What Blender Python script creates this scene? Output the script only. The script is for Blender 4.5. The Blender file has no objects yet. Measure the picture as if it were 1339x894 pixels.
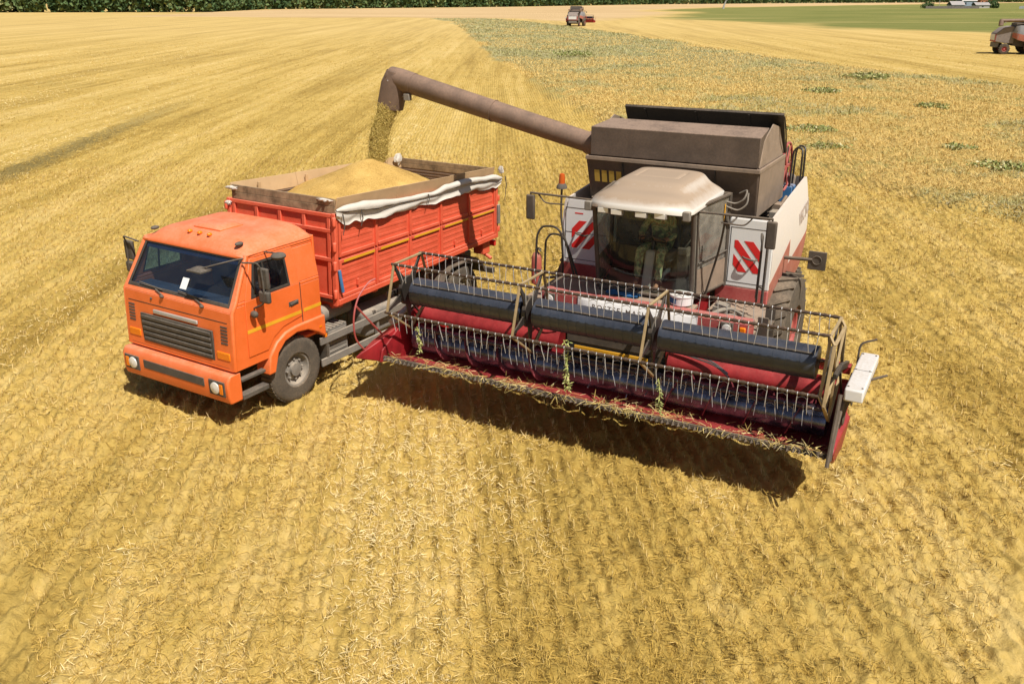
import bpy, math, random
import numpy as np
from mathutils import Vector, Matrix, Euler
from mathutils.geometry import tessellate_polygon
random.seed(7); rng = np.random.default_rng(11)
sc = bpy.context.scene
COL = sc.collection
R = math.radians; PI = math.pi

# ------------------------------------------------------------------ camera, sky, sun, exposure
CAM_H = 6.145
cd = bpy.data.cameras.new('camera'); cam = bpy.data.objects.new('camera', cd); COL.objects.link(cam)
cam.location = (0, 0, CAM_H); cam.rotation_euler = (R(90 - 21.313), 0, 0)
cd.sensor_fit = 'HORIZONTAL'; cd.sensor_width = 36; cd.lens = 36 * 1150.73 / 1339
cd.clip_start = 0.1; cd.clip_end = 9000
sc.camera = cam
sun_dir = Vector((0.340, -0.490, 0.87)).normalized()
elev = math.asin(sun_dir.z); azim = math.atan2(sun_dir.x, sun_dir.y)
world = bpy.data.worlds.new('World'); sc.world = world; world.use_nodes = True
wn = world.node_tree; bg = wn.nodes['Background']; bg.inputs['Strength'].default_value = 0.052
sky = wn.nodes.new('ShaderNodeTexSky'); sky.sky_type = 'NISHITA'; sky.sun_disc = False
sky.sun_elevation = elev; sky.sun_rotation = azim; sky.dust_density = 1.5
wn.links.new(sky.outputs[0], bg.inputs['Color'])
sl = bpy.data.lights.new('sun', 'SUN'); sl.energy = 5.0; sl.angle = R(0.5); sl.color = (1, 0.95, 0.86)
so = bpy.data.objects.new('sun', sl); COL.objects.link(so); so.rotation_euler = sun_dir.to_track_quat('Z', 'Y').to_euler()
sc.view_settings.view_transform = 'Standard'; sc.view_settings.look = 'None'
sc.view_settings.exposure = 0.17; sc.view_settings.gamma = 1

# ------------------------------------------------------------------ materials
def newmat(name):
    m = bpy.data.materials.new(name); m.use_nodes = True
    nt = m.node_tree; return m, nt, nt.nodes['Principled BSDF']
def N(nt, t, **k):
    n = nt.nodes.new(t)
    for a, b in k.items():
        if a in n.inputs: n.inputs[a].default_value = b
        else: setattr(n, a, b)
    return n
def ramp(nt, fac, stops):
    r = nt.nodes.new('ShaderNodeValToRGB'); el = r.color_ramp.elements
    while len(el) < len(stops): el.new(0.5)
    for e, (p_, c) in zip(el, stops): e.position = p_; e.color = (*c, 1) if len(c) == 3 else c
    if fac is not None: nt.links.new(fac, r.inputs[0])
    return r
def mixc(nt, fac, a, b):
    m = nt.nodes.new('ShaderNodeMix'); m.data_type = 'RGBA'
    for v, s in ((fac, 0), (a, 6), (b, 7)):
        if isinstance(v, (int, float)): m.inputs[s].default_value = v
        elif isinstance(v, tuple): m.inputs[s].default_value = (*v, 1)
        else: nt.links.new(v, m.inputs[s])
    return m.outputs[2]
def mth(nt, op, a, b=None, clamp=False):
    m = nt.nodes.new('ShaderNodeMath'); m.operation = op; m.use_clamp = clamp
    for i, v in enumerate((a, b)):
        if v is None: continue
        if isinstance(v, (int, float)): m.inputs[i].default_value = v
        else: nt.links.new(v, m.inputs[i])
    return m.outputs[0]
DUST = (0.42, 0.30, 0.20)
def paint(name, col, rough=0.45, metal=0.0, dust=0.5, dustc=DUST, var=0.12, bump=0.02, base_dust=0.06, scale=3.0, spec=0.5, mott=1.0):
    """painted or bare metal with mottled paint, settled dust on upward faces and streaky grime"""
    m, nt, b = newmat(name)
    geo = N(nt, 'ShaderNodeNewGeometry'); tc = N(nt, 'ShaderNodeTexCoord')
    n1 = N(nt, 'ShaderNodeTexNoise', Scale=scale, Detail=6.0, Roughness=0.65); nt.links.new(tc.outputs['Object'], n1.inputs['Vector'])
    n2 = N(nt, 'ShaderNodeTexNoise', Scale=scale * 9, Detail=4.0, Roughness=0.7); nt.links.new(tc.outputs['Object'], n2.inputs['Vector'])
    dk = tuple(c * (1 - var * 2) for c in col)
    base = mixc(nt, ramp(nt, n1.outputs[0], [(0.3, (0, 0, 0)), (0.7, (1, 1, 1))]).outputs[0], dk, tuple(col))
    sep = N(nt, 'ShaderNodeSeparateXYZ'); nt.links.new(geo.outputs['Normal'], sep.inputs[0])
    up = mth(nt, 'MULTIPLY', mth(nt, 'MAXIMUM', sep.outputs[2], 0.0), dust)
    pat = ramp(nt, n2.outputs[0], [(0.25, (1 - .55 * mott,) * 3), (0.75, (1 + .25 * mott,) * 3)]).outputs[0]
    pat2 = ramp(nt, n1.outputs[0], [(0.35, (1 - .4 * mott,) * 3), (0.65, (1 + .2 * mott,) * 3)]).outputs[0]
    f = mth(nt, 'MULTIPLY', mth(nt, 'ADD', up, base_dust), mth(nt, 'MULTIPLY', pat, pat2), True)
    c = mixc(nt, f, base, dustc); nt.links.new(c, b.inputs['Base Color'])
    rr = mth(nt, 'ADD', mth(nt, 'MULTIPLY', f, 0.5), rough, True); nt.links.new(rr, b.inputs['Roughness'])
    b.inputs['Metallic'].default_value = metal; b.inputs['Specular IOR Level'].default_value = spec
    if bump:
        bp = N(nt, 'ShaderNodeBump', Strength=0.25, Distance=bump); nt.links.new(n1.outputs[0], bp.inputs['Height']); nt.links.new(bp.outputs[0], b.inputs['Normal'])
    return m
M = {}
M['orange'] = paint('orange_paint', (0.82, 0.145, 0.018), 0.36, dust=0.34, dustc=(0.80, 0.45, 0.32), var=0.06, bump=0.006, base_dust=0.06)
M['redbody'] = paint('red_orange_paint', (0.78, 0.095, 0.035), 0.5, dust=0.35, dustc=(0.78, 0.38, 0.26), var=0.09, base_dust=0.11)
M['white'] = paint('white_paint', (0.78, 0.78, 0.77), 0.35, dust=0.4, var=0.03, bump=0.006, base_dust=0.05)
M['whitedust'] = paint('dusty_white_paint', (0.76, 0.72, 0.68), 0.45, dust=0.5, var=0.05, base_dust=0.22, dustc=(0.55, 0.42, 0.31))
M['roofwhite'] = paint('dust_covered_roof_paint', (0.74, 0.70, 0.64), 0.32, dust=2.9, dustc=(0.36, 0.265, 0.185), var=0.03, base_dust=-1.25, scale=0.8, mott=0.45)
M['maroon'] = paint('dusty_red_paint', (0.42, 0.035, 0.04), 0.45, dust=0.35, base_dust=0.3, dustc=(0.5, 0.25, 0.2))
M['maroonside'] = paint('pinkish_dusty_red_paint', (0.42, 0.06, 0.045), 0.5, dust=0.4, base_dust=0.65, dustc=(0.44, 0.23, 0.16))
M['headred'] = paint('header_red_paint', (0.40, 0.014, 0.022), 0.40, dust=0.22, dustc=(0.40, 0.15, 0.12), base_dust=0.06, var=0.3)
M['flight'] = paint('worn_flight', (0.30, 0.012, 0.018), 0.3, 0.2, dust=0.05, base_dust=0.16, dustc=(0.32, 0.33, 0.36), var=0.3, scale=9)
M['farside'] = paint('shaded_blue_grey_paint', (0.24, 0.27, 0.32), 0.6, dust=0.4, base_dust=0.2)  # shaded-side tone of the far harvesters, put into the paint colour
M['hooddust_shade'] = paint('shade_dark_dusty_hood', (0.20, 0.17, 0.16), 0.6, dust=0.5, base_dust=0.3, dustc=(0.32, 0.25, 0.2))  # dusty hood, also darkened to stand for shade on the far machines
M['brown'] = paint('shaded_dust_brown_sheet', (0.075, 0.055, 0.042), 0.6, dust=0.95, base_dust=0.24, dustc=(0.29, 0.20, 0.145), var=0.15)  # dusty brown; shade of the tank front is put into the dark base
M['brown_side'] = paint('sunlit_pale_dust_sheet', (0.22, 0.165, 0.12), 0.6, dust=0.6, base_dust=0.55, dustc=(0.34, 0.25, 0.18), var=0.15)  # pale dusty brown; on the tank sides it carries their sunlit tone
M['tube'] = paint('unloader_brown', (0.13, 0.088, 0.066), 0.5, dust=0.45, base_dust=0.3, dustc=(0.33, 0.21, 0.145), var=0.12)
M['black'] = paint('black_metal', (0.022, 0.021, 0.02), 0.4, dust=0.3, base_dust=0.06, dustc=(0.3, 0.22, 0.15))
M['dark'] = paint('dark_dusty_metal', (0.05, 0.043, 0.037), 0.6, dust=0.5, base_dust=0.22, dustc=(0.26, 0.19, 0.13))
M['bat'] = paint('worn_bat_metal', (0.045, 0.03, 0.024), 0.3, 0.3, dust=0.35, base_dust=0.1, dustc=(0.38, 0.25, 0.16), scale=5)
M['tine'] = paint('tine_wire', (0.60, 0.60, 0.60), 0.35, 0.3, dust=0, base_dust=0.02, bump=0)
M['batbar'] = paint('dusty_yellow_bar', (0.30, 0.21, 0.10), 0.5, 0.1, dust=0.5, base_dust=0.35, dustc=(0.5, 0.37, 0.2), scale=6)
M['steel'] = paint('bare_steel', (0.55, 0.55, 0.56), 0.3, 0.9, dust=0.15, base_dust=0.04)
M['bluesteel'] = paint('worn_dark_steel', (0.035, 0.052, 0.085), 0.36, 0.1, dust=0.10, base_dust=0.01, var=0.25, spec=0.8)
M['augersteel'] = paint('polished_auger_steel', (0.30, 0.35, 0.44), 0.20, 0.8, dust=0.02, base_dust=0.16, dustc=(0.20, 0.02, 0.025), var=0.45, scale=4)
M['grey'] = paint('grey_dusty_metal', (0.16, 0.15, 0.14), 0.6, dust=0.6, base_dust=0.3, dustc=(0.4, 0.33, 0.25))
M['lightgrey'] = paint('light_grey_metal', (0.45, 0.44, 0.42), 0.5, dust=0.3, base_dust=0.1)
M['rubber'] = paint('rubber', (0.035, 0.033, 0.03), 0.8, dust=0.5, base_dust=0.45, dustc=(0.22, 0.17, 0.12), spec=0.3)
M['plastic'] = paint('dusty_black_plastic', (0.05, 0.046, 0.042), 0.6, dust=0.4, base_dust=0.35, dustc=(0.22, 0.18, 0.14), spec=0.3)
M['gasket'] = paint('rubber_gasket', (0.02, 0.02, 0.02), 0.6, dust=0.2, base_dust=0.05)
M['yellow'] = paint('reflective_yellow', (0.85, 0.42, 0.015), 0.35, dust=0.1, base_dust=0.08, var=0.1)
M['stripe'] = paint('hazard_red', (0.68, 0.018, 0.02), 0.35, dust=0.1, base_dust=0.03, var=0.03)
M['label'] = paint('yellow_label', (0.7, 0.48, 0.08), 0.5, dust=0.1)
M['blue'] = paint('blue_cloth', (0.01, 0.16, 0.42), 0.8, dust=0.05, base_dust=0.02, var=0.25, scale=12)
M['bluestrap'] = paint('blue_strap', (0.03, 0.18, 0.42), 0.7)
M['text'] = paint('grey_lettering', (0.16, 0.13, 0.11), 0.6, dust=0.1)
M['textside'] = paint('faded_brown_lettering', (0.50, 0.40, 0.34), 0.6, dust=0.1, base_dust=0.1)
M['wood'] = paint('weathered_board', (0.42, 0.29, 0.17), 0.85, dust=0.3, base_dust=0.1, var=0.38, scale=4, spec=0.15)
M['ply'] = paint('pale_plywood', (0.56, 0.37, 0.20), 0.85, dust=0.2, base_dust=0.1, var=0.12, scale=2, dustc=(0.6, 0.45, 0.28), spec=0.15)
M['tarp'] = paint('white_tarpaulin', (0.74, 0.69, 0.61), 0.7, dust=0.15, base_dust=0.12, var=0.1, bump=0.04, scale=4)
M['inner'] = paint('body_inner_steel', (0.16, 0.10, 0.08), 0.7, dust=0.4, base_dust=0.3)
M['ext'] = paint('extinguisher_red', (0.45, 0.03, 0.025), 0.45, dust=0.5, base_dust=0.25)
M['seat'] = paint('seat_fabric', (0.07, 0.085, 0.10), 0.9)
M['skin'] = paint('skin', (0.45, 0.22, 0.14), 0.6, dust=0, base_dust=0, var=0.05, bump=0)
M['denim'] = paint('navy_cloth', (0.03, 0.04, 0.07), 0.9, dust=0, base_dust=0)
M['roofgrey'] = paint('grey_roof', (0.35, 0.38, 0.42), 0.5, scale=.5)
M['roofwhite2'] = paint('white_sheet_roof', (0.75, 0.75, 0.73), 0.5, scale=.5)
M['bwall'] = paint('shed_wall', (0.28, 0.36, 0.45), 0.7, scale=.5)
M['bricks'] = paint('brick_wall', (0.52, 0.22, 0.12), 0.9, scale=.8, var=.2)
M['darkwin'] = paint('dark_window', (0.03, 0.035, 0.04), 0.2, dust=0, base_dust=0)
M['fencewood'] = paint('grey_fence_boards', (0.17, 0.15, 0.14), 0.9, scale=1)
def camo():
    m, nt, b = newmat('camouflage_cloth'); tc = N(nt, 'ShaderNodeTexCoord')
    n = N(nt, 'ShaderNodeTexNoise', Scale=9.0, Detail=2.0); nt.links.new(tc.outputs['Object'], n.inputs[0])
    r = ramp(nt, n.outputs[0], [(0.0, (0.12, 0.12, 0.08)), (0.42, (0.20, 0.26, 0.14)), (0.52, (0.46, 0.44, 0.24)), (0.6, (0.28, 0.18, 0.11)), (0.66, (0.22, 0.28, 0.17))]); r.color_ramp.interpolation = 'CONSTANT'
    nt.links.new(r.outputs[0], b.inputs['Base Color']); b.inputs['Roughness'].default_value = 0.9
    return m
M['camo'] = camo()
def glass(name, tint, refl=1.0, dirt=0.0):
    m, nt, b = newmat(name); out = nt.nodes['Material Output']
    tr = N(nt, 'ShaderNodeBsdfTransparent'); tr.inputs[0].default_value = (*tint, 1)
    gl = N(nt, 'ShaderNodeBsdfGlossy'); gl.inputs['Roughness'].default_value = 0.04
    lw = N(nt, 'ShaderNodeLayerWeight'); lw.inputs['Blend'].default_value = 0.5
    f = mth(nt, 'ADD', mth(nt, 'MULTIPLY', mth(nt, 'POWER', lw.outputs['Facing'], 4.0), 0.7), 0.03 * refl, True)
    mx = N(nt, 'ShaderNodeMixShader'); nt.links.new(f, mx.inputs[0]); nt.links.new(tr.outputs[0], mx.inputs[1]); nt.links.new(gl.outputs[0], mx.inputs[2])
    df = N(nt, 'ShaderNodeBsdfDiffuse'); df.inputs[0].default_value = (0.40, 0.36, 0.30, 1)
    tc = N(nt, 'ShaderNodeTexCoord'); n1 = N(nt, 'ShaderNodeTexNoise', Scale=4.0, Detail=5.0); nt.links.new(tc.outputs['Object'], n1.inputs['Vector'])
    m2 = N(nt, 'ShaderNodeMixShader'); nt.links.new(mth(nt, 'MULTIPLY', n1.outputs[0], dirt * 2, True), m2.inputs[0]); nt.links.new(mx.outputs[0], m2.inputs[1]); nt.links.new(df.outputs[0], m2.inputs[2])
    nt.links.new(m2.outputs[0], out.inputs[0]); return m
M['cabglass'] = glass('tinted_cab_glass', (0.88, 0.95, 0.88), 1.2, 0.02)
M['doorglass'] = glass('dusty_door_glass', (0.75, 0.78, 0.74), 0.8, 0.40)
M['truckglass'] = glass('windscreen_glass', (0.58, 0.72, 0.88), 3.0, 0.02)
def simple(name, col, rough, **k):
    m, nt, b = newmat(name); b.inputs['Base Color'].default_value = (*col, 1); b.inputs['Roughness'].default_value = rough
    for a, v in k.items(): b.inputs[a].default_value = v
    return m
M['lens'] = simple('lamp_lens', (0.72, 0.70, 0.66), 0.15, Metallic=0.15)
M['amber'] = simple('amber_lens', (0.85, 0.22, 0.01), 0.15)
M['beacon'] = simple('beacon_lens', (0.55, 0.10, 0.015), 0.12)
M['mirror'] = simple('mirror_glass', (0.7, 0.72, 0.75), 0.05, Metallic=1.0)
M['paper'] = simple('white_paper', (0.8, 0.8, 0.78), 0.8)

# ------------------------------------------------------------------ mesh helpers
class MB:
    def __init__(s): s.v = []; s.f = []; s.mi = []; s.cur = 0
    def add(s, vs, fs):
        o = len(s.v); s.v += [tuple(v) for v in vs]
        for f in fs: s.f.append(tuple(i + o for i in f)); s.mi.append(s.cur)
        return s
    def box(s, x0, x1, y0, y1, z0, z1, rot=None, piv=None):
        vs = [Vector((x, y, z)) for x in (x0, x1) for y in (y0, y1) for z in (z0, z1)]
        if rot is not None:
            c = Vector(piv) if piv else Vector(((x0 + x1) / 2, (y0 + y1) / 2, (z0 + z1) / 2)); mm = Euler(rot).to_matrix()
            vs = [mm @ (v - c) + c for v in vs]
        return s.add(vs, [(0, 1, 3, 2), (4, 6, 7, 5), (0, 4, 5, 1), (2, 3, 7, 6), (0, 2, 6, 4), (1, 5, 7, 3)])
    def tube(s, pts, r, n=8, closed=False, caps=True):
        pts = [Vector(p) for p in pts]
        if 3 <= len(pts) <= 9 and not closed and not isinstance(r, (list, tuple)) and any((pts[i] - pts[i - 1]).normalized().dot((pts[i + 1] - pts[i]).normalized()) < .995 for i in range(1, len(pts) - 1)):
            e_ = [pts[0] * 2 - pts[1]] + pts + [pts[-1] * 2 - pts[-2]]; out = []      # round the bends
            for i in range(1, len(e_) - 2):
                a, b, c, d = e_[i - 1:i + 3]; tl = min((b - a).length, (c - b).length) / max((c - b).length, 1e-6); tr = min((d - c).length, (c - b).length) / max((c - b).length, 1e-6)
                m1 = ((c - b).normalized() + (b - a).normalized()) * .5 * min((b - a).length, (c - b).length); m2 = ((d - c).normalized() + (c - b).normalized()) * .5 * min((d - c).length, (c - b).length)
                for k in range(6): t = k / 6; out.append(b * (2 * t ** 3 - 3 * t * t + 1) + m1 * (t ** 3 - 2 * t * t + t) + c * (-2 * t ** 3 + 3 * t * t) + m2 * (t ** 3 - t * t))
            pts = out + [pts[-1]]
        m = len(pts); rr = r if isinstance(r, (list, tuple)) else [r] * m
        rings = []; prev = None
        for i in range(m):
            if closed: t = pts[(i + 1) % m] - pts[i - 1]
            else: t = pts[min(i + 1, m - 1)] - pts[max(i - 1, 0)]
            t.normalize()
            if prev is None:
                a = Vector((0, 0, 1)) if abs(t.z) < 0.9 else Vector((1, 0, 0)); u = t.cross(a).normalized()
            else:
                u = (prev - t * prev.dot(t)); u = u.normalized() if u.length > 1e-6 else t.orthogonal().normalized()
            prev = u; w = t.cross(u)
            rings.append([pts[i] + (u * math.cos(2 * PI * k / n) + w * math.sin(2 * PI * k / n)) * rr[i] for k in range(n)])
        vs = [p for rg in rings for p in rg]; fs = []
        for i in range(m if closed else m - 1):
            j = (i + 1) % m
            for k in range(n): fs.append((i * n + k, i * n + (k + 1) % n, j * n + (k + 1) % n, j * n + k))
        if caps and not closed: fs += [tuple(range(n))[::-1], tuple((m - 1) * n + k for k in range(n))]
        return s.add(vs, fs)
    def bar(s, a, b, w, h, up=(0, 0, 1)):
        a = Vector(a); b = Vector(b); t = (b - a).normalized(); u = t.cross(Vector(up))
        u = u.normalized() if u.length > 1e-5 else Vector((1, 0, 0)); q = u.cross(t)
        vs = [p + u * (w / 2 * i) + q * (h / 2 * j) for p in (a, b) for i, j in ((-1, -1), (1, -1), (1, 1), (-1, 1))]
        return s.add(vs, [(3, 2, 1, 0), (4, 5, 6, 7), (0, 1, 5, 4), (1, 2, 6, 5), (2, 3, 7, 6), (3, 0, 4, 7)])
    def lathe(s, prof, c, axis='y', n=24, caps=True):
        """prof: (radius, along) pairs"""
        vs = []
        for r, h in prof:
            for k in range(n):
                a = 2 * PI * k / n; p, q = r * math.cos(a), r * math.sin(a)
                v = {'y': (p, h, q), 'z': (p, q, h), 'x': (h, p, q)}[axis]; vs.append((v[0] + c[0], v[1] + c[1], v[2] + c[2]))
        fs = [(i * n + k, i * n + (k + 1) % n, (i + 1) * n + (k + 1) % n, (i + 1) * n + k) for i in range(len(prof) - 1) for k in range(n)]
        if caps: fs += [tuple(range(n))[::-1], tuple((len(prof) - 1) * n + k for k in range(n))]
        return s.add(vs, fs)
    def prism(s, poly, fn, t0, t1, holes=()):
        """polygon (a,b) extruded between t0 and t1; fn(a,b,t)->xyz"""
        loops = [list(poly)] + [list(h) for h in holes]; flat = [p for l in loops for p in l]; n = len(flat)
        tri = tessellate_polygon([[Vector((p[0], p[1], 0)) for p in l] for l in loops])
        vs = [fn(p[0], p[1], t0) for p in flat] + [fn(p[0], p[1], t1) for p in flat]
        fs = [tuple(t) for t in tri] + [tuple(i + n for i in reversed(t)) for t in tri]; o = 0
        for l in loops:
            m = len(l)
            for i in range(m): j = (i + 1) % m; fs.append((o + i, o + j, o + j + n, o + i + n))
            o += m
        return s.add(vs, fs)
    def grid(s, nx, ny, fn, close=0.0):
        vs = [fn(i / (nx - 1), j / (ny - 1)) for i in range(nx) for j in range(ny)]
        fs = [(i * ny + j, (i + 1) * ny + j, (i + 1) * ny + j + 1, i * ny + j + 1) for i in range(nx - 1) for j in range(ny - 1)]
        if close:
            n = len(vs); vs += [(v[0], v[1], v[2] - close) for v in vs]; fs += [tuple(k + n for k in reversed(f)) for f in fs]
            rim = [i * ny for i in range(nx)] + [(nx - 1) * ny + j for j in range(1, ny)] + [i * ny + ny - 1 for i in range(nx - 2, -1, -1)] + [j for j in range(ny - 2, 0, -1)]
            fs += [(rim[k], rim[(k + 1) % len(rim)], rim[(k + 1) % len(rim)] + n, rim[k] + n) for k in range(len(rim))]
        return s.add(vs, fs)
    def ball(s, c, r, sc_=(1, 1, 1), n=12):
        prof = [(max(r * math.sin(PI * i / n), 1e-4), -r * math.cos(PI * i / n)) for i in range(n + 1)]
        o = len(s.v); s.lathe(prof, (0, 0, 0), 'z', n * 2, caps=False)
        for i in range(o, len(s.v)): v = s.v[i]; s.v[i] = (v[0] * sc_[0] + c[0], v[1] * sc_[1] + c[1], v[2] * sc_[2] + c[2])
        return s
    def map(s, fn): s.v = [tuple(fn(*v)) for v in s.v]; return s
    def build(s, name, mat, parent=None, bevel=0.0, seg=2, smooth=True, ang=40):
        me = bpy.data.meshes.new(name); me.from_pydata(s.v, [], s.f)
        mats = mat if isinstance(mat, (list, tuple)) else [mat]
        for m_ in mats: me.materials.append(m_)
        if len(mats) > 1: me.polygons.foreach_set('material_index', s.mi)
        import bmesh
        bm = bmesh.new(); bm.from_mesh(me); bmesh.ops.recalc_face_normals(bm, faces=bm.faces); bm.to_mesh(me); bm.free()
        if smooth:
            me.polygons.foreach_set('use_smooth', [True] * len(me.polygons)); me.set_sharp_from_angle(angle=R(ang))
        me.update()
        o = bpy.data.objects.new(name, me); COL.objects.link(o)
        if parent: o.parent = parent
        if bevel:
            b = o.modifiers.new('bevel', 'BEVEL'); b.width = bevel; b.segments = seg; b.limit_method = 'ANGLE'; b.angle_limit = R(40)
        return o
def tag(o, label=None, cat=None, group=None, kind=None):
    for k, v in (('label', label), ('category', cat), ('group', group), ('kind', kind)):
        if v: o[k] = v
    return o
def empty(name, loc, rz=0):
    o = bpy.data.objects.new(name, None); COL.objects.link(o); o.location = loc; o.rotation_euler = (0, 0, rz); o.empty_display_size = 0.3; return o
def text_mesh(name, txt, size, mat, parent, mw, extr=0.002, spacing=1.0, bold=0.0):
    cu = bpy.data.curves.new(name, 'FONT'); cu.body = txt; cu.size = size; cu.extrude = extr; cu.align_x = 'CENTER'; cu.align_y = 'CENTER'; cu.space_character = spacing; cu.offset = bold
    t = bpy.data.objects.new('tmp', cu); COL.objects.link(t); bpy.context.view_layer.update()
    me = bpy.data.meshes.new_from_object(t.evaluated_get(bpy.context.evaluated_depsgraph_get())); bpy.data.objects.remove(t)
    me.transform(mw); me.name = name; me.materials.clear(); me.materials.append(mat)
    o = bpy.data.objects.new(name, me); COL.objects.link(o); o.parent = parent; return o
def frame(o, x, y):     # columns: text-x axis, text-y axis, normal ; origin
    x = Vector(x); y = Vector(y); z = x.cross(y).normalized()
    return Matrix(((x.x, y.x, z.x, o[0]), (x.y, y.y, z.y, o[1]), (x.z, y.z, z.z, o[2]), (0, 0, 0, 1)))
SIDE = lambda y: (lambda a, b, t: (a, t, b))
XZ = lambda a, b, t: (a, t, b)       # polygon in x,z ; extruded along y
YZ = lambda a, b, t: (t, a, b)       # polygon in y,z ; extruded along x
XY = lambda a, b, t: (a, b, t)
def copy_tree(o, parent=None, skip=()):
    c = o.copy(); COL.objects.link(c); c.parent = parent
    for ch in list(o.children):
        if ch.name.split('.')[0] not in skip: copy_tree(ch, c, skip)
    return c

# ------------------------------------------------------------------ numpy noise
def vnoise(x, y, seed=0):
    xi = np.floor(x).astype(np.int64); yi = np.floor(y).astype(np.int64); fx = x - xi; fy = y - yi
    fx = fx * fx * (3 - 2 * fx); fy = fy * fy * (3 - 2 * fy)
    def h(a, b):
        n = (a * 374761393 + b * 668265263 + seed * 982451653) & 0x7fffffff
        n = ((n ^ (n >> 13)) * 1274126177) & 0x7fffffff
        return ((n ^ (n >> 16)) & 0xffff) / 65535.0
    return (h(xi, yi) * (1 - fx) + h(xi + 1, yi) * fx) * (1 - fy) + (h(xi, yi + 1) * (1 - fx) + h(xi + 1, yi + 1) * fx) * fy
def fbm(x, y, seed=0, o=3):
    s = 0; a = 0.5
    for i in range(o): s = s + a * vnoise(x * 2 ** i, y * 2 ** i, seed + i); a /= 2
    return s / (1 - 0.5 ** o)
def polydist(x, y, poly):
    """signed distance, positive inside"""
    P_ = np.array(poly, float); n = len(P_); d = np.full(x.shape, 1e9); ins = np.zeros(x.shape, bool)
    for i in range(n):
        a = P_[i]; b = P_[(i + 1) % n]; e = b - a; t = np.clip(((x - a[0]) * e[0] + (y - a[1]) * e[1]) / (e @ e), 0, 1)
        d = np.minimum(d, np.hypot(x - a[0] - t * e[0], y - a[1] - t * e[1]))
        c = ((a[1] > y) != (b[1] > y)) & (x < (b[0] - a[0]) * (y - a[1]) / (b[1] - a[1] + 1e-12) + a[0]); ins ^= c
    return np.where(ins, d, -d)

# ------------------------------------------------------------------ ground: one sheet to the horizon
WEED = [(-27.8, 311), (-17.5, 270), (-9, 180), (-2.6, 108), (2.7, 63), (4.2, 49.5), (7.2, 37), (11.2, 31.8), (12.4, 28.6), (15.0, 24.8), (21, 18), (50, 14), (60, 40), (38, 66), (33, 85), (28.5, 111), (24, 154), (14.3, 212), (5, 262), (-4, 300)]
GREEN = [(39, 300), (80, 430), (70, 508), (149, 680), (700, 1330), (1600, 1500), (900, 600), (316, 330), (210, 240), (94, 168), (71, 196), (60, 243)]
PALE = [(-146, 330), (-60, 312), (-27.8, 312), (0, 300), (14, 250), (39, 300), (80, 430), (70, 508), (149, 680), (800, 1450), (1500, 3000), (133, 975), (-5.5, 715), (-149, 548)]
def zones(x, y):
    w = polydist(x, y, WEED); jit = (fbm(x * 0.5, y * 0.5, 5) - 0.5) * 2.4 + (fbm(x * 0.09, y * 0.09, 6) - 0.5) * np.clip(y - 40, 0, 60) * .08
    wz = np.clip((w + jit) / 0.9, 0, 1)
    g = np.clip((polydist(x, y, GREEN) + (fbm(x * 0.05, y * 0.05, 8) - .5) * 26) / 14, 0, 1)
    p_ = np.clip((polydist(x, y, PALE) + (fbm(x * 0.05, y * 0.05, 9) - .5) * 20) / 12, 0, 1)
    return wz, g, p_
def rowcoord(x, y): return (x + 0.13 * y) / 1.0084, (y - 0.13 * x) / 1.0084
def height(x, y):
    u, v = rowcoord(x, y); r = np.hypot(x, y)
    near = np.clip((90 - r) / 60, 0, 1)
    rows = 0.018 * np.sin(2 * PI * u / 0.24 + 1.5 * fbm(u * 0.8, v * 0.25, 3)) * (0.4 + fbm(x * .35, y * .35, 77))
    lump = 0.11 * (fbm(x * 3.2, y * 3.2, 21) - .5) + 0.07 * (fbm(x * 0.9, y * 0.9, 31) - .5) + 0.12 * (fbm(x * 8, y * 8, 35, 2) - .5)
    lump2 = 0.13 * np.maximum(0, fbm(u * 6, v * 3.2, 41) - .47)
    wz, g, p_ = zones(x, y)
    crop = wz * (0.30 + 0.25 * (fbm(x * 1.3, y * 1.3, 51) - .5) + 0.12 * (fbm(x * 5, y * 5, 52) - .5))
    dead = 1 - np.clip((np.hypot(x, y) - 55) / 60, 0, 0.75)
    return (rows * (1 - wz) + lump + lump2) * near + crop * dead
def mesh_np(name, co, quads, mats, attrs=None, smooth=False):
    me = bpy.data.meshes.new(name); me.vertices.add(len(co)); me.vertices.foreach_set('co', co.astype(np.float32).ravel())
    k = quads.shape[1]; me.loops.add(quads.size); me.loops.foreach_set('vertex_index', quads.astype(np.int32).ravel())
    me.polygons.add(len(quads)); me.polygons.foreach_set('loop_start', np.arange(0, quads.size, k, dtype=np.int32))
    if smooth: me.polygons.foreach_set('use_smooth', np.ones(len(quads), bool))
    for an, (ty, dom, dat) in (attrs or {}).items():
        a = me.attributes.new(an, ty, dom); a.data.foreach_set('color' if 'COLOR' in ty else 'value', dat.astype(np.float32).ravel())
    for m_ in mats: me.materials.append(m_)
    me.update(calc_edges=True); me.validate()
    o = bpy.data.objects.new(name, me); COL.objects.link(o); return o
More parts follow.
